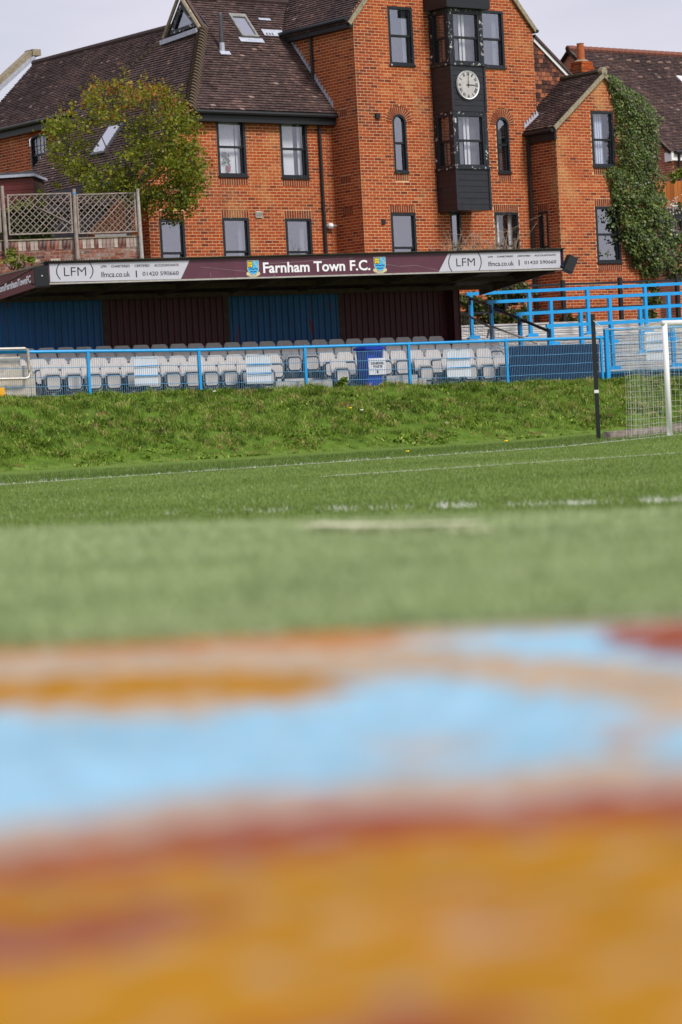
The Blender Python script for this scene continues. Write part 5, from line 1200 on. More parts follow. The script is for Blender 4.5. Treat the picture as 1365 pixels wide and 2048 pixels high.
for k in range(4):
    (xa, ya), (xb, yb) = rails_px[k]; ta, za = T(xa, ya, OFFB[k]); tb_, zb3 = T(xb, yb, OFFB[k]); te = 17.5; sl2 = (zb3-za)/(tb_-ta); RAIL0.append((ta, za))
    cbx = thing('crush_barrier', SP(ta, OFFB[k], ZT[k]), f'sky blue crush barrier on the {LAB[k]} tier of the terrace', 'barrier', 'blue crush barriers on the terrace')
    mb = MB(); a, b = SP(ta-.02, OFFB[k], za), SP(te, OFFB[k], za+sl2*(te-ta)); mb.box(a-Z*.045-DS*.03, b-a, DS*.06, Z*.085); mb.build('rail', m_blue, cbx)
    for x in posts_px[k]+[posts_px[k][-1]+116, posts_px[k][-1]+232]:
        t = T(x, ya+30, OFFB[k])[0]; zr_ = za+sl2*(t-ta)-.045; mb = MB(); mb.box(SP(t-.045, OFFB[k]-.035, ZT[k]+.02), ES*.09, DS*.09, Z*(zr_-ZT[k]-.02)); mb.build('post', m_blue, cbx)
        mb = MB(); mb.box(SP(t-.17, OFFB[k]-.10, ZT[k]+.012), ES*.34, DS*.12, Z*.05); mb.box(SP(t-.17, OFFB[k]-.11, ZT[k]+.01), ES*.34, DS*.01, Z*.10); mb.build('foot_plate', m_blue, cbx)
hb = thing('black_handrail', SP(RAIL0[0][0], OFFB[0], ZT[0]), 'sloping black handrail down the left side of the terrace', 'handrail')
mb = MB(); a, b = SP(RAIL0[3][0]+.08, OFFB[3]-.05, RAIL0[3][1]-.12), SP(RAIL0[0][0]+.02, OFFB[0]+.0, RAIL0[0][1]-.12); mb.path([a, b], .042, 8); mb.build('rail', m_black, hb)
mb = MB()
for k in range(4): mb.box(SP(RAIL0[k][0]+.02, OFFB[k]-.07, RAIL0[k][1]-.30), ES*.06, DS*.04, Z*.22)
mb.build('bracket', m_black, hb)
gh = thing('grey_tube_handrail', SP(7.1, 2.0, 1.9), 'grey bent tube handrail with wire mesh beside the stand', 'handrail')
def gpt(px, py, o_): t, z = T(px, py, o_); return SP(t, o_, z)
mb = MB(); mb.path([gpt(914, 655, 3.9), gpt(917, 630, 3.9), gpt(920, 622.5, 3.8), gpt(980, 654, 2.3), gpt(986, 660, 2.2), gpt(988, 677, 2.2)], .028, 8); mb.path([gpt(984, 653, 2.2), gpt(1050, 677, .9), gpt(1076, 687, .6), gpt(1081, 697, .55)], .026, 8); mb.path([gpt(975, 676, 2.3), gpt(979, 658, 2.3)], .026, 8); mb.build('tube', m_galv, gh)
mb = MB()
a0, a1, b0, b1 = gpt(920, 626, 3.8), gpt(980, 656, 2.3), gpt(919, 664, 3.8), gpt(979, 690, 2.3); c0, c1, d0, d1 = gpt(984, 656, 2.2), gpt(1072, 688, .65), gpt(984, 692, 2.2), gpt(1072, 722, .65)
for (p, q, r_, s_) in ((a0, a1, b0, b1), (c0, c1, d0, d1)):
    for i in range(14): f = i/13; mb.path([p+(q-p)*f, r_+(s_-r_)*f], .004, 3, cap=False)
    for i in range(6): f = i/5; mb.path([p+(r_-p)*f, q+(s_-q)*f], .004, 3, cap=False)
mb.build('wire_mesh', m_galv, gh)
# black fence behind the terrace
BFO = 6.05; BF = thing('black_rail_fence', SP(9, BFO, 2.7), 'black post and two rail metal fence along the top of the terrace', 'fence')
bt = [T(x, 600, BFO)[0] for x in (1011, 1127.5, 1242, 1356)]; bt = [2*bt[0]-bt[1]]+bt+[2*bt[3]-bt[2]]
zB = lambda t: np.interp(t, [T(1011, 565, BFO)[0], T(1356, 550, BFO)[0]], [T(1011, 565, BFO)[1], T(1356, 550, BFO)[1]])
for t in bt: mb = MB(); mb.box(SP(t-.05, BFO-.05, 2.4), ES*.10, DS*.10, Z*(float(zB(t))-2.4)); mb.build('post', m_black, BF)
for dz, h_ in ((.10, .06), (.80, .06)):
    mb = MB(); a, b = SP(bt[0], BFO-.02, float(zB(bt[0]))-dz), SP(bt[-1], BFO-.02, float(zB(bt[-1]))-dz); mb.box(a-Z*h_, b-a, DS*.04, Z*h_); mb.build('rail', m_black, BF)

# ---------------------------------------------------------------- loudspeakers
def speaker(c, uu, nn, w, h_, d, roll, label):
    s_ = thing('loudspeaker', c, label, 'loudspeaker', 'black loudspeakers at the ends of the stand roof'); up_ = Z*math.cos(roll)+uu*math.sin(roll); ri = uu*math.cos(roll)-Z*math.sin(roll)
    mb = MB(); mb.cbox(c, ri*w, nn*d, up_*h_); mb.build('cabinet', m_speaker, s_)
    mb = MB(); mb.cbox(c+nn*(d/2+.006), ri*w*.9, nn*.012, up_*h_*.92); mb.build('grille', m_black, s_)
    mb = MB(); mb.path([c-ri*(w/2-.01)-up_*h_*.32, c-ri*(w/2+.09)-up_*h_*.30], .02, 6); mb.build('bracket', m_black, s_); return s_
c = hit(1139.5, 528.5, SP(8, .22, 4.3), NS); speaker(c, unit(ES+NS*.2), unit(NS-ES*.2), .25, .42, .22, .46, 'black loudspeaker tilted on the right end of the stand roof')
c = hit(83.5, 554, SP(tf0-.25, -.05, 4.3), NS); sp = speaker(c, unit(A3(1, .1, 0)), unit(A3(.1, -1, 0)), .33, .46, .25, -.05, 'dark loudspeaker on the left corner of the stand roof, beside the lettering')
mb = MB(); mb.cbox(c+A3(.03, -.13, .02), A3(.025, 0, 0), A3(0, .02, 0), A3(0, 0, .025)); mb.build('badge', m_white, sp)

# ---------------------------------------------------------------- goal
gf = hit(1340, 868, A3(0, 0, .09), Z); s_lo, s_hi = 5., 30.
for _ in range(40):
    sm_ = (s_lo+s_hi)/2; q = gA+EG*sm_; q[2] = float(gz(q[0], q[1]))
    if proj(q)[0] < 1340: s_lo = sm_
    else: s_hi = sm_
gf = gA+EG*s_lo; gf[2] = float(gz(gf[0], gf[1]))
kk = np.linalg.norm(at(1333.5, 754, gf[1])-EYE); zt2 = float(at(1327, 641, gf[1])[2]); GW = 7.32
GOAL = thing('football_goal', gf, 'white football goal with square mesh net by the bank', 'goal')
R_ = .052; mb = MB(); mb.path([gf-Z*.02, A3(gf[0], gf[1], zt2-R_)], R_, 12); mb.build('post', m_white, GOAL, smooth=True)
mb = MB(); g2 = gf+EG*GW; mb.path([g2-Z*.02, A3(g2[0], g2[1], zt2-R_)], R_, 12); mb.build('post', m_white, GOAL, smooth=True)
mb = MB(); mb.path([A3(gf[0], gf[1], zt2-R_)-EG*R_, A3(g2[0], g2[1], zt2-R_)+EG*R_], R_, 12); mb.build('crossbar', m_white, GOAL, smooth=True)
mnet = mat('white_net_cord', (.62, .62, .56), .9, .1); mb = MB(); DEP = 1.18; DT = 1.5
zg0 = lambda q: float(gz(q[0], q[1]))
def NP(s, d, f):   # s along the goal, d depth 0..1, f height 0..1 (sagging a little)
    q = gf+EG*s+NG*(DEP*d); g0 = zg0(q); top = zt2-.03-.10*d-.06*math.sin(math.pi*min(1, s/3.6))*d; z = g0+.02+(top-g0)*f
    return A3(q[0], q[1], z+.012*math.sin(s*9+f*7)) + NG*(-.04*math.sin(math.pi*f)*d)
nv_, nh_ = 17, 19; cr_ = .0023
for i in range(nv_+1): mb.path([NP(0, i/nv_, f) for f in np.linspace(0, 1, 7)], cr_, 3, cap=False)
for j in range(nh_+1): mb.path([NP(0, d, j/nh_) for d in np.linspace(0, 1, 5)], cr_, 3, cap=False)
ns_ = int(GW/.115)
for i in range(ns_+1): mb.path([NP(i*.115, 1, f) for f in np.linspace(0, 1, 6)]+[NP(i*.115, d, 1) for d in (.75, .5, .25, 0)], cr_, 3, cap=False)
for j in range(nh_+1): mb.path([NP(s, 1, j/nh_) for s in np.linspace(0, GW, 20)], cr_, 3, cap=False)
for i in range(1, nv_): mb.path([NP(s, i/nv_, 1) for s in np.linspace(0, GW, 12)], cr_, 3, cap=False)
mb.build('net', mnet, GOAL)
pf = at(1197, 860, gf[1]+2.6); pf[2] = float(gz(pf[0], pf[1])); ptop = A3(pf[0], pf[1], float(at(1185.5, 628, pf[1])[2]))
pl_ = thing('net_pole', pf, 'tall black net pole with white tape left of the goal', 'pole'); mb = MB(); mb.box(pf-A3(.038, .038, .1), A3(.076, 0, 0), A3(0, .076, 0), Z*(ptop[2]-pf[2]+.1)); mb.build('shaft', m_black, pl_)
zt3 = float(at(1192, 783, pf[1])[2]); mb = MB(); mb.box(A3(pf[0]-.041, pf[1]-.041, zt3-.03), A3(.082, 0, 0), A3(0, .082, 0), Z*.06); mb.build('tape_band', m_white, pl_)
mb = MB(); a = ptop-Z*.12; mid = NP(0, 1, 1); mb.path([a, a*.6+mid*.4-Z*.10, mid, ], .009, 4); mb.path([mid, NP(0, .5, 1)-Z*.04, NP(0, 0, 1)], .008, 4); gc = mb.build('guy_rope', mnet, pl_)
# stone edging behind the goal
lw = thing('stone_edging', gf+NG*2.2, 'low weathered stone edging behind the goal', 'edging'); s0 = float((at(1238, 852, gf[1]+1.6)-gf)@EG); x_ = s0
while x_ < 6:
    L_ = random.uniform(.35, .6); q = gf+EG*x_+NG*(2.0+random.uniform(-.03, .03)); zq_ = float(gz(q[0], q[1]))
    mb = MB(); mb.box(A3(q[0], q[1], zq_-.2), EG*(L_-.02), NG*.2, Z*(.36+random.uniform(-.02, .03))); mb.build('stone', mat('edging_stone', (.30, .25, .23), .95, .1, namt=.4, nscale=14, patch=[((.5, .46, .42), .58, 7, .6)]) if x_ == s0 else D.materials['edging_stone'], lw); x_ += L_

# ---------------------------------------------------------------- foliage helpers
def leaf_mass(mb, c, r, n, size, t0, t1, flat=None, squash=1.):
    for _ in range(n):
        d = A3(*rng.normal(0, 1, 3)); d = d/np.linalg.norm(d)*r*rng.random()**.45; d[2] *= squash; p = c+d
        leaf(mb, p, size*rng.uniform(.6, 1.3), t0+(t1-t0)*rng.random())
def leaf(mb, p, s, tint, nrm=None):
    a = unit(A3(*rng.normal(0, 1, 3))); 
    if nrm is not None: a = unit(a-nrm*(a@nrm)*.8)
    b = unit(np.cross(a, A3(*rng.normal(0, 1, 3)) if nrm is None else nrm+A3(*rng.normal(0, .35, 3)))); w = b*s*.36
    mb.add([p, p+a*s*.45+w, p+a*s, p+a*s*.45-w], [(0, 1, 2, 3)], min(1, max(0, tint)))
# tree left of the wing
YT = 66.4
TR = thing('cherry_tree', at(262, 500, YT), 'small broadleaf tree with red tipped green leaves by the trellis', 'tree')
OUT = [(96, 235), (130, 228), (170, 205), (180, 180), (205, 178), (232, 172), (262, 178), (300, 172), (345, 178), (360, 210), (385, 236), (385, 275), (403, 300), (410, 345), (395, 375), (385, 412), (350, 438), (300, 430), (285, 405), (225, 395), (170, 385), (150, 355), (110, 330), (105, 285)]
root = at(262, 505, YT); hub = at(255, 400, YT); br = MB(); lv = MB()
br.path([root, at(258, 450, YT), hub], [.07, .055, .045], 8)
cl = []
while len(cl) < 330:
    x, y = random.uniform(92, 412), random.uniform(168, 442)
    if inpoly(x, y, OUT) and (random.random() < (.6 if x < 300 else .95) or min(math.hypot(x-a, y-b) for a, b in OUT) < 45):
        if 186 < x < 248 and 244 < y < 322 and random.random() < .96: continue
        if 150 < x < 235 and 330 < y < 380 and random.random() < .5: continue
        if pn(x*.035, y*.06, 1.) < -.18 and x < 335: continue
        cl.append((x, y, YT+random.gauss(0, .55)))
mains = [(140, 300), (190, 240), (225, 210), (265, 215), (305, 225), (345, 250), (375, 320), (360, 390), (300, 350), (170, 330), (240, 290), (330, 420)]
mpts = []
for x, y in mains:
    e = at(x, y, YT+random.gauss(0, .3)); m1 = hub+(e-hub)*.5+A3(random.gauss(0, .12), random.gauss(0, .1), .12); br.path([hub-Z*.1, m1, e], [.032, .02, .009], 6); mpts += [m1, e, m1*.5+e*.5, hub*.5+m1*.5]
for (x, y, Y) in cl:
    c = at(x, y, Y); q = min(mpts, key=lambda p: np.linalg.norm(p-c)); br.path([q, (q+c)/2+A3(0, 0, .04), c], [.010, .007, .004], 4)
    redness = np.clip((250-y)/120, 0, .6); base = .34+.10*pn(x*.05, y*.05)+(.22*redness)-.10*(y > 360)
    for _ in range(40):
        d = A3(rng.normal(0, .15), rng.normal(0, .15), rng.normal(0, .10)); tn = base+.06+rng.normal(0, .12)+max(0, d[2])*.9*redness
        if rng.random() < redness*.6: tn = rng.uniform(.78, 1)
        leaf(lv, c+d, .095*rng.uniform(.6, 1.25), tn)
for (x0, y0, x1, y1) in [(x+random.gauss(0, 5), y+8, x+random.gauss(0, 7), y-random.uniform(10, 26)) for x, y in ((122, 235), (150, 222), (168, 208), (196, 186), (215, 180), (238, 178), (270, 180), (285, 178), (310, 178), (322, 180), (350, 188), (362, 212), (376, 230), (392, 290))]+[(x, y, x+random.uniform(8, 18), y+random.gauss(0, 6)) for x, y in ((385, 250), (395, 300), (402, 330), (398, 365), (388, 395), (375, 425), (345, 440))]+[(x, y, x-random.uniform(6, 16), y+random.gauss(2, 5)) for x, y in ((108, 250), (106, 275), (110, 310), (125, 335), (150, 360))]+[*((205, 178, 185, 148), (255, 185, 246, 128), (262, 180, 252, 140), (290, 175, 292, 145), (180, 215, 168, 190), (190, 200, 184, 172), (330, 185, 338, 172), (400, 240, 386, 222), (150, 232, 140, 226), (110, 245, 95, 236), (110, 365, 108, 372), (118, 372, 118, 372))]:
    a, b = at(x0, y0, YT), at(x1, y1, YT); br.path([a-Z*.1, b], [.007, .003], 4)
    for i in range(30): f = random.random(); leaf(lv, a+(b-a)*f+A3(rng.normal(0, .035), rng.normal(0, .03), rng.normal(0, .03)), .075*rng.uniform(.6, 1.2), (.45+.5*f*rng.random()) if y1 < 260 else .5)
br.build('branches', m_bark, TR, kind='stuff'); lv.build('crown', m_tree, TR, kind='stuff')
# ivy climbing the small gable
IV = thing('ivy', A3(*(C0+NB*(pP+.1)+E1*(uP1-.6))[:2], 2.7), 'dense dark green ivy covering the right half of the small gable', 'ivy')
IPOLY = [(1206, 148), (1222, 152), (1245, 172), (1268, 184), (1292, 200), (1309, 226), (1316, 238), (1311, 262), (1312, 330), (1318, 385), (1322, 420), (1330, 470), (1365, 470), (1400, 480), (1400, 566), (1330, 560), (1312, 556), (1282, 552), (1262, 530), (1248, 500), (1238, 470), (1236, 440), (1224, 410), (1221, 380), (1212, 345), (1212, 338), (1230, 334), (1231, 300), (1229, 260), (1229, 222), (1224, 205), (1218, 178)]
lv = MB(); st = MB(); n = 0
while n < 15500:
    x, y = random.uniform(1200, 1400), random.uniform(146, 568)
    if not inpoly(x, y, IPOLY): continue
    if 1233 < x < 1241 and 262 < y < 276: continue
    p = hit(x, y, OP, NB); edge_d = min(math.hypot(x-a, y-b) for a, b in IPOLY); cn = pn(p[0]*2.2+p[1], p[2]*2.2, 3); cn2 = pn(p[0]*6, p[2]*6, 5)
    thick = (.10+.20*(cn+1)/2)*min(1, .25+edge_d/30)*(1.9 if y > 395 else 1)
    if y > 400 and cn < -.25 and cn2 < .3 and random.random() < .6: n += 1; continue
    d = thick*rng.random()**.5; tn = .38+.20*cn2+.16*rng.normal()+(.15 if y > 380 and cn > .2 else 0)-.1*(y > 470)
    leaf(lv, p+NB*(.03+d)+E1*(.12 if x > 1312 else 0), (.075 if y < 385 else .095)*rng.uniform(.65, 1.3), tn, NB*.8+Z*.35); n += 1
for (pts) in ([(1212, 150), (1222, 185), (1228, 222)], [(1205, 338), (1215, 360), (1222, 390), (1226, 410)], [(1214, 336), (1232, 372)], [(1226, 415), (1240, 470), (1262, 540)], [(1209, 152), (1230, 205), (1236, 240)]):
    st.path([hit(x, y, OP, NB)+NB*.02 for x, y in pts], .012, 5)
    for a, b in zip(pts[:-1], pts[1:]):
        for i in range(26): f = random.random(); leaf(lv, hit(a[0]+(b[0]-a[0])*f+rng.normal(0, 2), a[1]+(b[1]-a[1])*f, OP, NB)+NB*.04, .06*rng.uniform(.6, 1.2), .6+.3*rng.random(), NB)
for (x0, y0) in ((1218, 424), (1222, 450), (1226, 480), (1215, 440), (1214, 505), (1228, 420)):  # dark leaves over the lower pane, standing in for a tree reflected in it
    for i in range(9): leaf(lv, hit(x0+rng.normal(0, 3.5), y0+rng.normal(0, 5), OP, NB)+NB*.08, .10*rng.uniform(.6, 1.2), .12+.2*rng.random(), NB)
st.build('stems', m_bark, IV, kind='stuff'); lv.build('leaves', m_ivy, IV, kind='stuff')
def shrub(name, label, blobs, Y, m, n, size, t0, t1, cat='shrub', group=None, stem=True, squash=.8, flowers=None):
    x0, y0, _ = blobs[0]; zb_ = max(y+r for x, y, r in blobs); sh = thing(name, at(x0, zb_, Y), label, cat, group); lv = MB(); st = MB(); fl = MB()
    for (x, y, r) in blobs:
        c = at(x, y, Y+rng.normal(0, .15)); rw = r*Y/F
        k = int(n*(r/20)**2)
        for _ in range(max(5, int(k/40))):
            cc_ = c+A3(*rng.normal(0, rw*.5, 3))*A3(1, 1, squash); leaf_mass(lv, cc_, rw*.45, 40, size, t0, t1, squash=squash)
        if stem:
            for _ in range(4): e = c+A3(*rng.normal(0, rw*.5, 3)); st.path([at(x+rng.normal(0, 4), zb_, Y), (e+at(x, zb_, Y))/2+A3(.03, 0, 0), e], [.012, .008, .004], 4)
        if flowers:
            for _ in range(flowers):
                cc_ = c+A3(*rng.normal(0, rw*.5, 3))-A3(0, rw*.3, 0)
                for _ in range(16): leaf(fl, cc_+A3(*rng.normal(0, .05, 3)), .05, .5)
    if stem: st.build('stems', m_bark, sh, kind='stuff')
    lv.build('leaves', m, sh, kind='stuff')
    if flowers: fl.build('blossom', m_flower, sh, kind='stuff')
    return sh
shrub('flowering_shrub', 'white flowering shrub behind the black railings', [(1350, 425, 22), (1330, 445, 18), (1372, 440, 22), (1345, 470, 20)], 79.5, m_bush, 520, .10, .3, .8, flowers=45)
shrub('bramble_bush', 'brown and green bramble bush between stand and terrace', [(935, 600, 16), (960, 620, 24), (990, 600, 24), (1020, 590, 20), (1045, 575, 16), (930, 640, 18), (975, 645, 20), (1015, 640, 20), (1050, 630, 15)], 72.4, m_bush, 900, .11, .15, 1.)
shrub('low_plant', 'small green plant at the wall foot behind the terrace', [(1140, 637, 10), (1158, 641, 8), (1125, 640, 8)], 73.6, m_bush, 400, .09, .4, .85)
shrub('climbing_plant', 'green climber on the wall beside the third black fence post', [(1300, 575, 18), (1305, 600, 18), (1300, 632, 16), (1283, 630, 10)], 74.6, m_bush, 480, .10, .3, .8)
shrub('garden_shrub', 'dark green garden shrub behind the left trellis panel', [(60, 430, 26), (30, 420, 20), (90, 445, 24), (50, 460, 26), (20, 455, 20), (95, 470, 18)], 67.4, m_bush, 520, .09, .15, .6)
shrub('hedge_tops', 'bright yellow green shoots above the left trellis shrub', [(40, 412, 8), (60, 408, 8), (85, 408, 8), (20, 416, 8), (83, 388, 6)], 67.2, m_varieg, 560, .08, .5, .95, stem=False)
shrub('variegated_ivy', 'yellow green ivy clump hanging on the left garden wall', [(28, 510, 14), (32, 528, 12), (22, 522, 12), (50, 517, 9), (62, 520, 7)], 64.05, m_varieg, 620, .065, .3, 1., cat='ivy')
shrub('tall_weed', 'tall green weed at the fence foot left of the blue bin', [(684, 768, 9), (676, 778, 9), (690, 780, 10), (700, 784, 7), (688, 760, 5)], 62.1, m_gbank, 620, .075, .2, .6, cat='weed')
shrub('wall_plant', 'small pale shrub growing before the far red house', [(1350, 352, 10), (1362, 345, 9)], 80, m_varieg, 500, .1, .4, .8, cat='plant')
# dry twigs growing behind the stand roof
tw = thing('dry_shrub', SP(T(960, 505, 4.4)[0], 4.4, 2.8), 'bare dry shrub with pale twigs sticking up behind the stand roof', 'shrub'); mb = MB()
for i in range(95):
    x0 = random.choice((900, 915, 960, 985, 1000, 1012, 1020, 945)) + random.gauss(0, 12); y0 = 520; Yq = 70.2+random.gauss(0, .25)
    if i < 12: x1, y1 = [(967, 425), (1010, 428), (1020, 440), (1035, 455), (1075, 445), (1083, 430), (990, 445), (945, 470), (935, 462), (1000, 440), (1062, 470), (920, 455)][i]
    else: x1, y1 = x0+random.gauss(0, 26), random.uniform(455, 505)
    a, b = at(x0, y0, Yq), at(x1, y1, Yq); pm = (a+b)/2+A3(random.gauss(0, .07), 0, random.gauss(.03, .04)); mb.path([a, pm, b], [.009, .007, .004] if i < 40 else [.006, .005, .003], 4, random.random())
    if i < 60:
        for _ in range(3): f = random.random(); s_ = pm+(b-pm)*f; mb.path([s_, s_+A3(random.gauss(0, .14), 0, random.uniform(.0, .14))], [.004, .002], 3, random.random())
mb.build('twigs', m_twig, tw, kind='stuff')
lv = MB()
for i in range(60): leaf(lv, at(random.gauss(910, 10), random.gauss(492, 6), 69), .05, rng.uniform(.85, 1))
lv.build('dead_leaves', m_bush, tw, kind='stuff')

# ---------------------------------------------------------------- left garden wall and trellis
YW = 64.9
GWO = at(150, 500, YW); gdir = axes(76)[0]; gn = axes(76)[1]
def gw(px, py): p = hit(px, py, GWO, gn); return float((p-GWO)@gdir), float(p[2])
wl0, wl1 = gw(-60, 500)[0], gw(287, 500)[0]; ztw = gw(120, 479)[1]; zcap = ztw
GW_ = thing('garden_wall', A3(*(GWO+gdir*wl0)[:2], 2.7), 'old weathered brick retaining wall with upright coping bricks', 'wall')
stf = MB(); save_brickwork = brickwork
tsep = gw(165, 490)[0]
w_ = Wall(GWO, gdir, gn, rect(wl0, wl1, 2.6, zcap-.25), GW_, mm=m_oldbrick, mort=m_oldmortar, stuff=stf)
stf.build('brickwork', m_oldbrick, GW_, kind='stuff')
mb = MB(); mb.quad(*[A3(*(GWO+gdir*u-gn*.002)[:2], z) for u, z in rect(wl0, wl1, zcap-.25, zcap-.005)]); mb.box(A3(*(GWO+gdir*wl0-gn*.28)[:2], 2.6), gdir*(wl1-wl0), gn*.24, Z*(zcap-2.65)); cj = mb.build('coping_joint', m_oldmortar, GW_)
u = wl0; sold_cache = {}
while u < wl1-.05:
    tn = random.choice((.05, .2, .3, .55, .62, .8, .9, .97)) if u < tsep else random.choice((.25, .3, .8, .9, .97, .85)); key = round(tn, 2)
    if key not in sold_cache: m2 = MB(); m2.box(-gn*.01, gdir*.088, gn*.026, Z*.235, key); sold_cache[key] = m2.mesh('coping_brick', m_oldbrick)
    o_ = D.objects.new('coping_brick', sold_cache[key]); COL.objects.link(o_); o_.parent = cj; q = GWO+gdir*u; o_.location = A3(q[0], q[1], zcap-.245+random.uniform(-.004, .004))-origin(cj); u += .1
mb = MB(); mb.box(A3(*(GWO+gdir*wl0-gn*.3)[:2], zcap), gdir*(wl1-wl0), gn*.34, Z*.035); mb.build('coping', m_stone, GW_)
a, b = gw(192, 484), gw(254, 480); pk_ = thing('white_plank', A3(*(GWO+gdir*a[0])[:2], zcap+.035), 'white plank lying on top of the garden wall', 'plank'); mb = MB(); mb.box(A3(*(GWO+gdir*a[0]-gn*.1)[:2], zcap+.036), gdir*(b[0]-a[0]), gn*.13, Z*.05); mb.build('board', m_white, pk_)
TRO = GWO+gn*.08
def gt(px, py): p = hit(px, py, TRO, gn); return float((p-TRO)@gdir), float(p[2])
TL = thing('trellis_fence', A3(*(TRO+gdir*gt(150, 480)[0])[:2], 3.4), 'weathered diamond trellis fence on tall grey poles above the garden wall', 'trellis')
TP = lambda u, z, d=0.: A3(*(TRO+gdir*u+gn*d)[:2], z)
for (x0, y0, x1, y1) in ((4, 372, 14, 510), (148, 378, 154, 518), (275, 378, 284, 518)):
    a, b = gt(x0, y0), gt(x1, y1); mb = MB(); mb.path([TP(a[0], a[1], .03), TP((a[0]+b[0])/2, (a[1]+b[1])/2, .035), TP((a[0]+b[0])/2+.01, b[1], .03)], [.040, .046, .05], 8, .8); mb.build('pole', m_galv if x0 == 275 else m_greywood, TL)
u_, z_ = gt(148.5, 386); mb = MB(); mb.path([TP(u_, z_, .03), TP(u_, z_-.03, .03)], .049, 8); mb.build('blue_tape', m_blue, TL)
def trellis(x0, y0, x1, y1, broken, step):
    a, b = gt(x0, y0), gt(x1, y1); u0, u1, z1, z0 = a[0], b[0], a[1], b[1]; fr_ = MB()
    fr_.box(TP(u0, z0), gdir*(u1-u0), gn*.03, Z*.035, .8); fr_.box(TP(u0, z1-.035), gdir*(u1-u0), gn*.03, Z*.035, .6); fr_.box(TP(u0, z0+.035), gdir*.04, gn*.03, Z*(z1-z0-.07), .7); fr_.box(TP(u1-.04, z0+.035), gdir*.04, gn*.03, Z*(z1-z0-.07), .7)
    pn_ = fr_.build('trellis_panel', m_greywood, TL); H_ = z1-z0-.02; n_ = int((u1-u0+H_)/step)
    for s in (1, -1):
        for i in range(n_+1):
            if s > 0: a0 = u0-H_+i*step; p, q = (a0, z0), (a0+H_, z1)
            else: a0 = u0+i*step; p, q = (a0, z0), (a0-H_, z1)
            def clip(p, q):
                lo, hi = 0., 1.
                for k in (0, 1):
                    f = ((u0 if k == 0 else u1)-p[0])/(q[0]-p[0])
                    if (q[0] > p[0]) == (k == 0): lo = max(lo, f)
                    else: hi = min(hi, f)
                return lo, hi
            lo, hi = clip(p, q)
            if hi-lo < .06: continue
            j = random.gauss(0, .012)
            if broken and random.random() < .22: lo += .2*random.random(); j += random.gauss(0, .07)
            if hi-lo < .06: continue
            A_ = TP(p[0]+(q[0]-p[0])*lo, p[1]+(q[1]-p[1])*lo+.01, .008*(1 if s > 0 else -1)+.006); B_ = TP(p[0]+(q[0]-p[0])*hi+j, p[1]+(q[1]-p[1])*hi+.0, .008*(1 if s > 0 else -1)+.006)
            d_ = unit(B_-A_); w = unit(np.cross(d_, gn))*.022; mb = MB(); mb.box(A_-w/2, w, gn*.007, B_-A_, random.random() if s > 0 else random.random()*.5); mb.build('slat', m_greywood, pn_)
    return pn_
trellis(14, 389, 147, 466, True, .158); tp2 = trellis(152.5, 388, 275, 464, False, .150); trellis(-60, 388, 4, 465, True, .158)
a, b = gt(276.5, 394), gt(279, 463); mb = MB(); mb.box(TP(a[0]-.02, b[1], .03), gdir*.045, gn*.03, Z*(a[1]-b[1])); mb.build('new_batten', m_newwood, TL)
a, b = gt(80, 418), gt(146, 450); mb = MB(); A_, B_ = TP(a[0], a[1], .03), TP(b[0], b[1], .03); mb.box(A_, B_-A_, Z*.03, gn*.012); mb.build('loose_slat', m_greywood, TL)
# claret shed behind
SH = thing('claret_shed', at(30, 400, 68.0), 'claret boarded shed corner behind the trellis', 'shed'); so_, sd, sn = at(66, 380, 68.0), *axes(96)
sz = lambda px, py: (lambda p: (float((p-so_)@sd), float(p[2])))(hit(px, py, so_, sn))
u0, zt4 = sz(-80, 352); u1 = sz(68, 380)[0]; zt4 = sz(40, 357)[1]; zb4 = sz(40, 425)[1]; n_ = 6; hb_ = (zt4-zb4)/n_
for k in range(n_): mb = MB(); mb.box(A3(*(so_+sd*u0)[:2], zb4+k*hb_+.008), sd*(u1-u0), sn*.02, Z*(hb_-.012)); mb.box(A3(*(so_+sd*u0)[:2], zb4+k*hb_), sd*(u1-u0), sn*.028, Z*.012); mb.build('board', m_claretboard, SH)
mb = MB(); mb.box(A3(*(so_+sd*u0-sn*1.4)[:2], zb4-1.5), sd*(u1-u0-.01), sn*1.39, Z*(zt4-zb4+1.5)); mb.build('body', m_timber, SH)
mb = MB(); mb.box(A3(*(so_+sd*u0-sn*1.5)[:2], zt4+.03), sd*(u1-u0+.06), sn*1.62, Z*.07); mb.build('roof', m_lead, SH)
mb = MB(); mb.box(A3(*(so_+sd*u0-sn*1.5)[:2], zt4+.10), sd*(u1-u0-.1), sn*.9, Z*.13); mb.build('felt_ridge', m_pipe, SH)

# ---------------------------------------------------------------- red house behind on the right
HD = 89.; HH = thing('red_brick_house', at(1345, 430, HD), 'red brick house with long brown tiled roof behind the small gable', 'house')
HO = at(1343, 303, HD)                                  # eave corner
def gHe(px, py): p = hit(px, py, HO, E1); return float((p-HO)@DB), float(p[2])
dr, zr = gHe(1138, 99); pt = math.atan2(zr-HO[2], dr); vH = DB*math.cos(pt)+Z*math.sin(pt); nH = NB*math.sin(pt)+Z*math.cos(pt); lH = math.hypot(dr, zr-HO[2])
polyHr = [(0, 0), (9, 0), (9, lH), (0, lH)]; htl = MB(); OHr = HO-E1*.08
deck(HH, OHr, E1, vH, nH, polyHr); lay(OHr, E1, vH, nH, polyHr, seed=9, mb=htl, tone=.02, light=.015); htl.build('roof_tiles', m_tile, HH, kind='stuff')
mb = MB(); r0 = OHr+vH*lH; mb.prism([r0, r0+E1*9, r0+E1*9+DB*dr-Z*(zr-HO[2]), r0+DB*dr-Z*(zr-HO[2])], Z*-.06); mb.build('rear_slope', m_deck, HH)
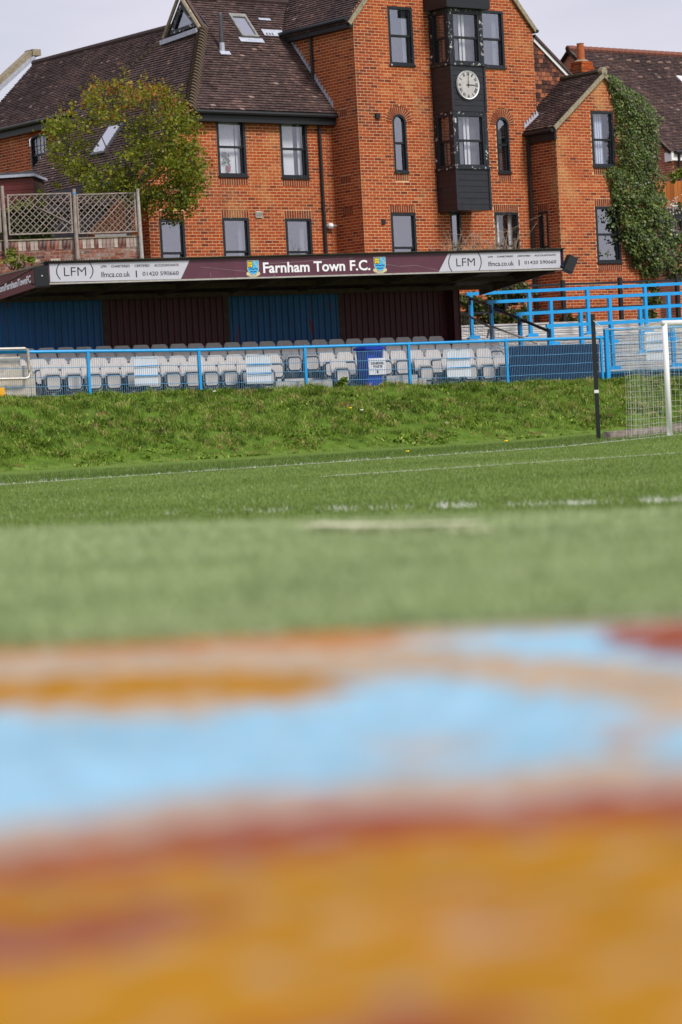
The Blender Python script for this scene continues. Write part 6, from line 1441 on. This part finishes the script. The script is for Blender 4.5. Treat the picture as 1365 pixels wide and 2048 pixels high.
rm = MB(); rm.path([-E1*.14, E1*.145], [.11, .125], 8, .8); rmesh = rm.mesh('ridge_tile', mat('red_ridge_tile', (.19, .075, .055), .85, .2, namt=.35, nscale=9))
hk = MB(); hk.path([r0, r0+E1*9], .08, 6); hk = hk.build('ridge', m_deck, HH)
for k in range(30): o_ = D.objects.new('ridge_tile', rmesh); COL.objects.link(o_); o_.parent = hk; o_.location = r0+E1*(.15+.3*k)+Z*.03-origin(hk)
hst = MB(); hw = Wall(HO+E1*.10, DB, -E1, [(-.0, 2.), (2*dr, 2.), (2*dr, HO[2]-.05), (dr, zr-.08), (0, HO[2]-.05)], HH, mm=m_pinkbrick, stuff=hst, ph=.1)
hw2 = Wall(HO+E1*.10+DB*.3, E1, NB, rect(0, 9, 2., HO[2]-.02), HH, stuff=hst); hst.build('brickwork', m_pinkbrick, HH, kind='stuff')
mb = MB(); mb.box(HO-DB*.05-E1*.02-nH*.12, vH*lH, E1*.10, nH*.10); mb.build('verge', m_stone, HH)
mb = MB(); mb.box(A3(*(HO+NB*.02)[:2], HO[2]-.30), E1*9, DB*.04, Z*.26); mb.box(A3(*(HO+NB*.02-E1*.02)[:2], HO[2]-.32), DB*.33, E1*.03, Z*.30); mb.build('eaves_board', m_white, HH)
mb = MB(); q = A3(*(HO+NB*.10+E1*.1)[:2], HO[2]-.03); mb.path([q, q+E1*9], .065, 8); mb.build('gutter', m_black, HH)
mb = MB(); q = hit(1357, 320, HO-DB*.0+NB*.0, NB); q = A3(q[0], q[1], HO[2]-.05); mb.path([q+NB*.05, q+NB*.02-Z*.5, A3(q[0], q[1], 2.)], .05, 8); mb.build('downpipe', m_black, HH)
for (x, y) in ((1221, 122), (1257, 124), (1274, 126), (1297, 127), (1320, 128), (1337, 128), (1333, 140), (1280, 157), (1213, 138), (1363, 129)):
    p = hit(x, y, OHr, nH); mb = MB(); mb.path([p-E1*.13+nH*.03, p-E1*.06+nH*.05, p+E1*.06+nH*.05, p+E1*.13+nH*.03], [.02, .06, .06, .02], 6, .84); mb.build('vent_tile', m_tile, HH)
p = hit(1362, 160, OHr, nH); mb = MB(); mb.cbox(p+nH*.04, E1*.25, vH*.35, nH*.06); mb.build('roof_vent', m_white, HH)
# chimney of the small wing
CH = 78.3; cb = at(1165, 150, CH); cht = at(1165, 122, CH)
mb = MB(); w1, d1 = E1*.42, DB*.42; mb.box(A3(cb[0], cb[1], cb[2]-1.2)-(w1+d1)/2, w1, d1, Z*(cht[2]-cb[2]+.98), .5)
chim = mb.build('chimney', m_mortar, BLD); chb = MB(); zc0 = cb[2]-1.2; zc1 = cht[2]-.02; n_ = int((zc1-zc0)/CO)
for k in range(n_):
    ex = .0 if k < n_-4 else (.05 if k < n_-2 else .02); wq = .42+2*ex
    for (uu_, vv_) in ((E1, NB), (DB, -E1)):
        off_ = (k % 2)*.12
        for i in range(3):
            a_, b_ = max(-wq/2, -wq/2+i*.24-off_), min(wq/2, -wq/2+(i+1)*.24-off_)
            if b_-a_ > .04: q = A3(cb[0], cb[1], zc0+k*CO+.006)+uu_*(a_+.005)+vv_*(wq/2+.002); chb.box(q-vv_*.1, uu_*(b_-a_-.01), vv_*.11, Z*(CO-.012), .2+.6*random.random())
chb.build('chimney_bricks', m_brick, chim)
mb = MB(); mb.path([A3(cb[0], cb[1], cht[2]-.03), A3(cb[0], cb[1], cht[2]+.03)], [.24, .16], 10); mb.build('flaunching', m_stone, chim)
pt_ = at(1162, 87, CH); mb = MB(); q = A3(*at(1162.5, 122, CH)[:2], cht[2]); mb.path([q, A3(q[0], q[1], pt_[2]-.02), A3(q[0], q[1], pt_[2])], [.125, .105, .12], 14); mb.build('chimney_pot', m_terra, chim, smooth=False)
# orange board fence, and black railings
FO_ = at(1345, 410, 82.); BFN = thing('board_fence', at(1345, 415, 82.), 'orange stained close boarded fence below the far house', 'fence'); sd, sn = axes(75)
z0_ = float(at(1345, 420, 82.)[2]); zt5 = float(at(1345, 363, 82.)[2]); x_ = -.55
fcache = {}
while x_ < 2.6:
    k = random.randrange(6)
    if k not in fcache: m2 = MB(); m2.box((-.0, 0, 0), sd*.118, sn*.022, Z*(zt5-z0_+.02*(k-3)/3), k/5.); fcache[k] = m2.mesh('fence_board', m_orangewood)
    o_ = D.objects.new('fence_board', fcache[k]); COL.objects.link(o_); o_.parent = BFN; q = FO_+sd*x_; o_.location = A3(q[0], q[1], z0_)-origin(BFN)+sn*random.uniform(0, .012); x_ += .125
mb = MB(); mb.box(A3(*(FO_-sd*.6-sn*.06)[:2], z0_+.2), sd*3.2, sn*.05, Z*.08); mb.build('fence_rail', m_orangewood, BFN)
RA = 77.5; RL = thing('black_railings', at(1345, 470, RA), 'black spiked metal railings in front of the flowering shrub', 'railings'); ro = at(1345, 440, RA); sd, sn = axes(66)
zr0, zr1 = float(at(1345, 478, RA)[2]), float(at(1345, 412, RA)[2])
rbm = MB(); rbm.path([(0, 0, 0), (0, 0, zr1-zr0-.08), (0, 0, zr1-zr0)], [.014, .014, .003], 5); rbm = rbm.mesh('railing_bar', m_black)
for k in range(-4, 14): o_ = D.objects.new('railing_bar', rbm); COL.objects.link(o_); o_.parent = RL; q = ro+sd*(k*.105); o_.location = A3(q[0], q[1], zr0)-origin(RL)
for f in (.15, .70): mb = MB(); mb.box(A3(*(ro-sd*.5)[:2], zr0+(zr1-zr0)*f), sd*2., sn*.02, Z*.04); mb.build('railing_rail', m_black, RL)
m2 = MB(); q = ro+sd*.18; zq_ = zr0+(zr1-zr0)*.66; m2.prism([A3(q[0], q[1], zq_)-sd*.11+Z*.06, A3(q[0], q[1], zq_)+sd*.11+Z*.06, A3(q[0], q[1], zq_-.14)], sn*.02); m2.build('badge', m_black, RL)
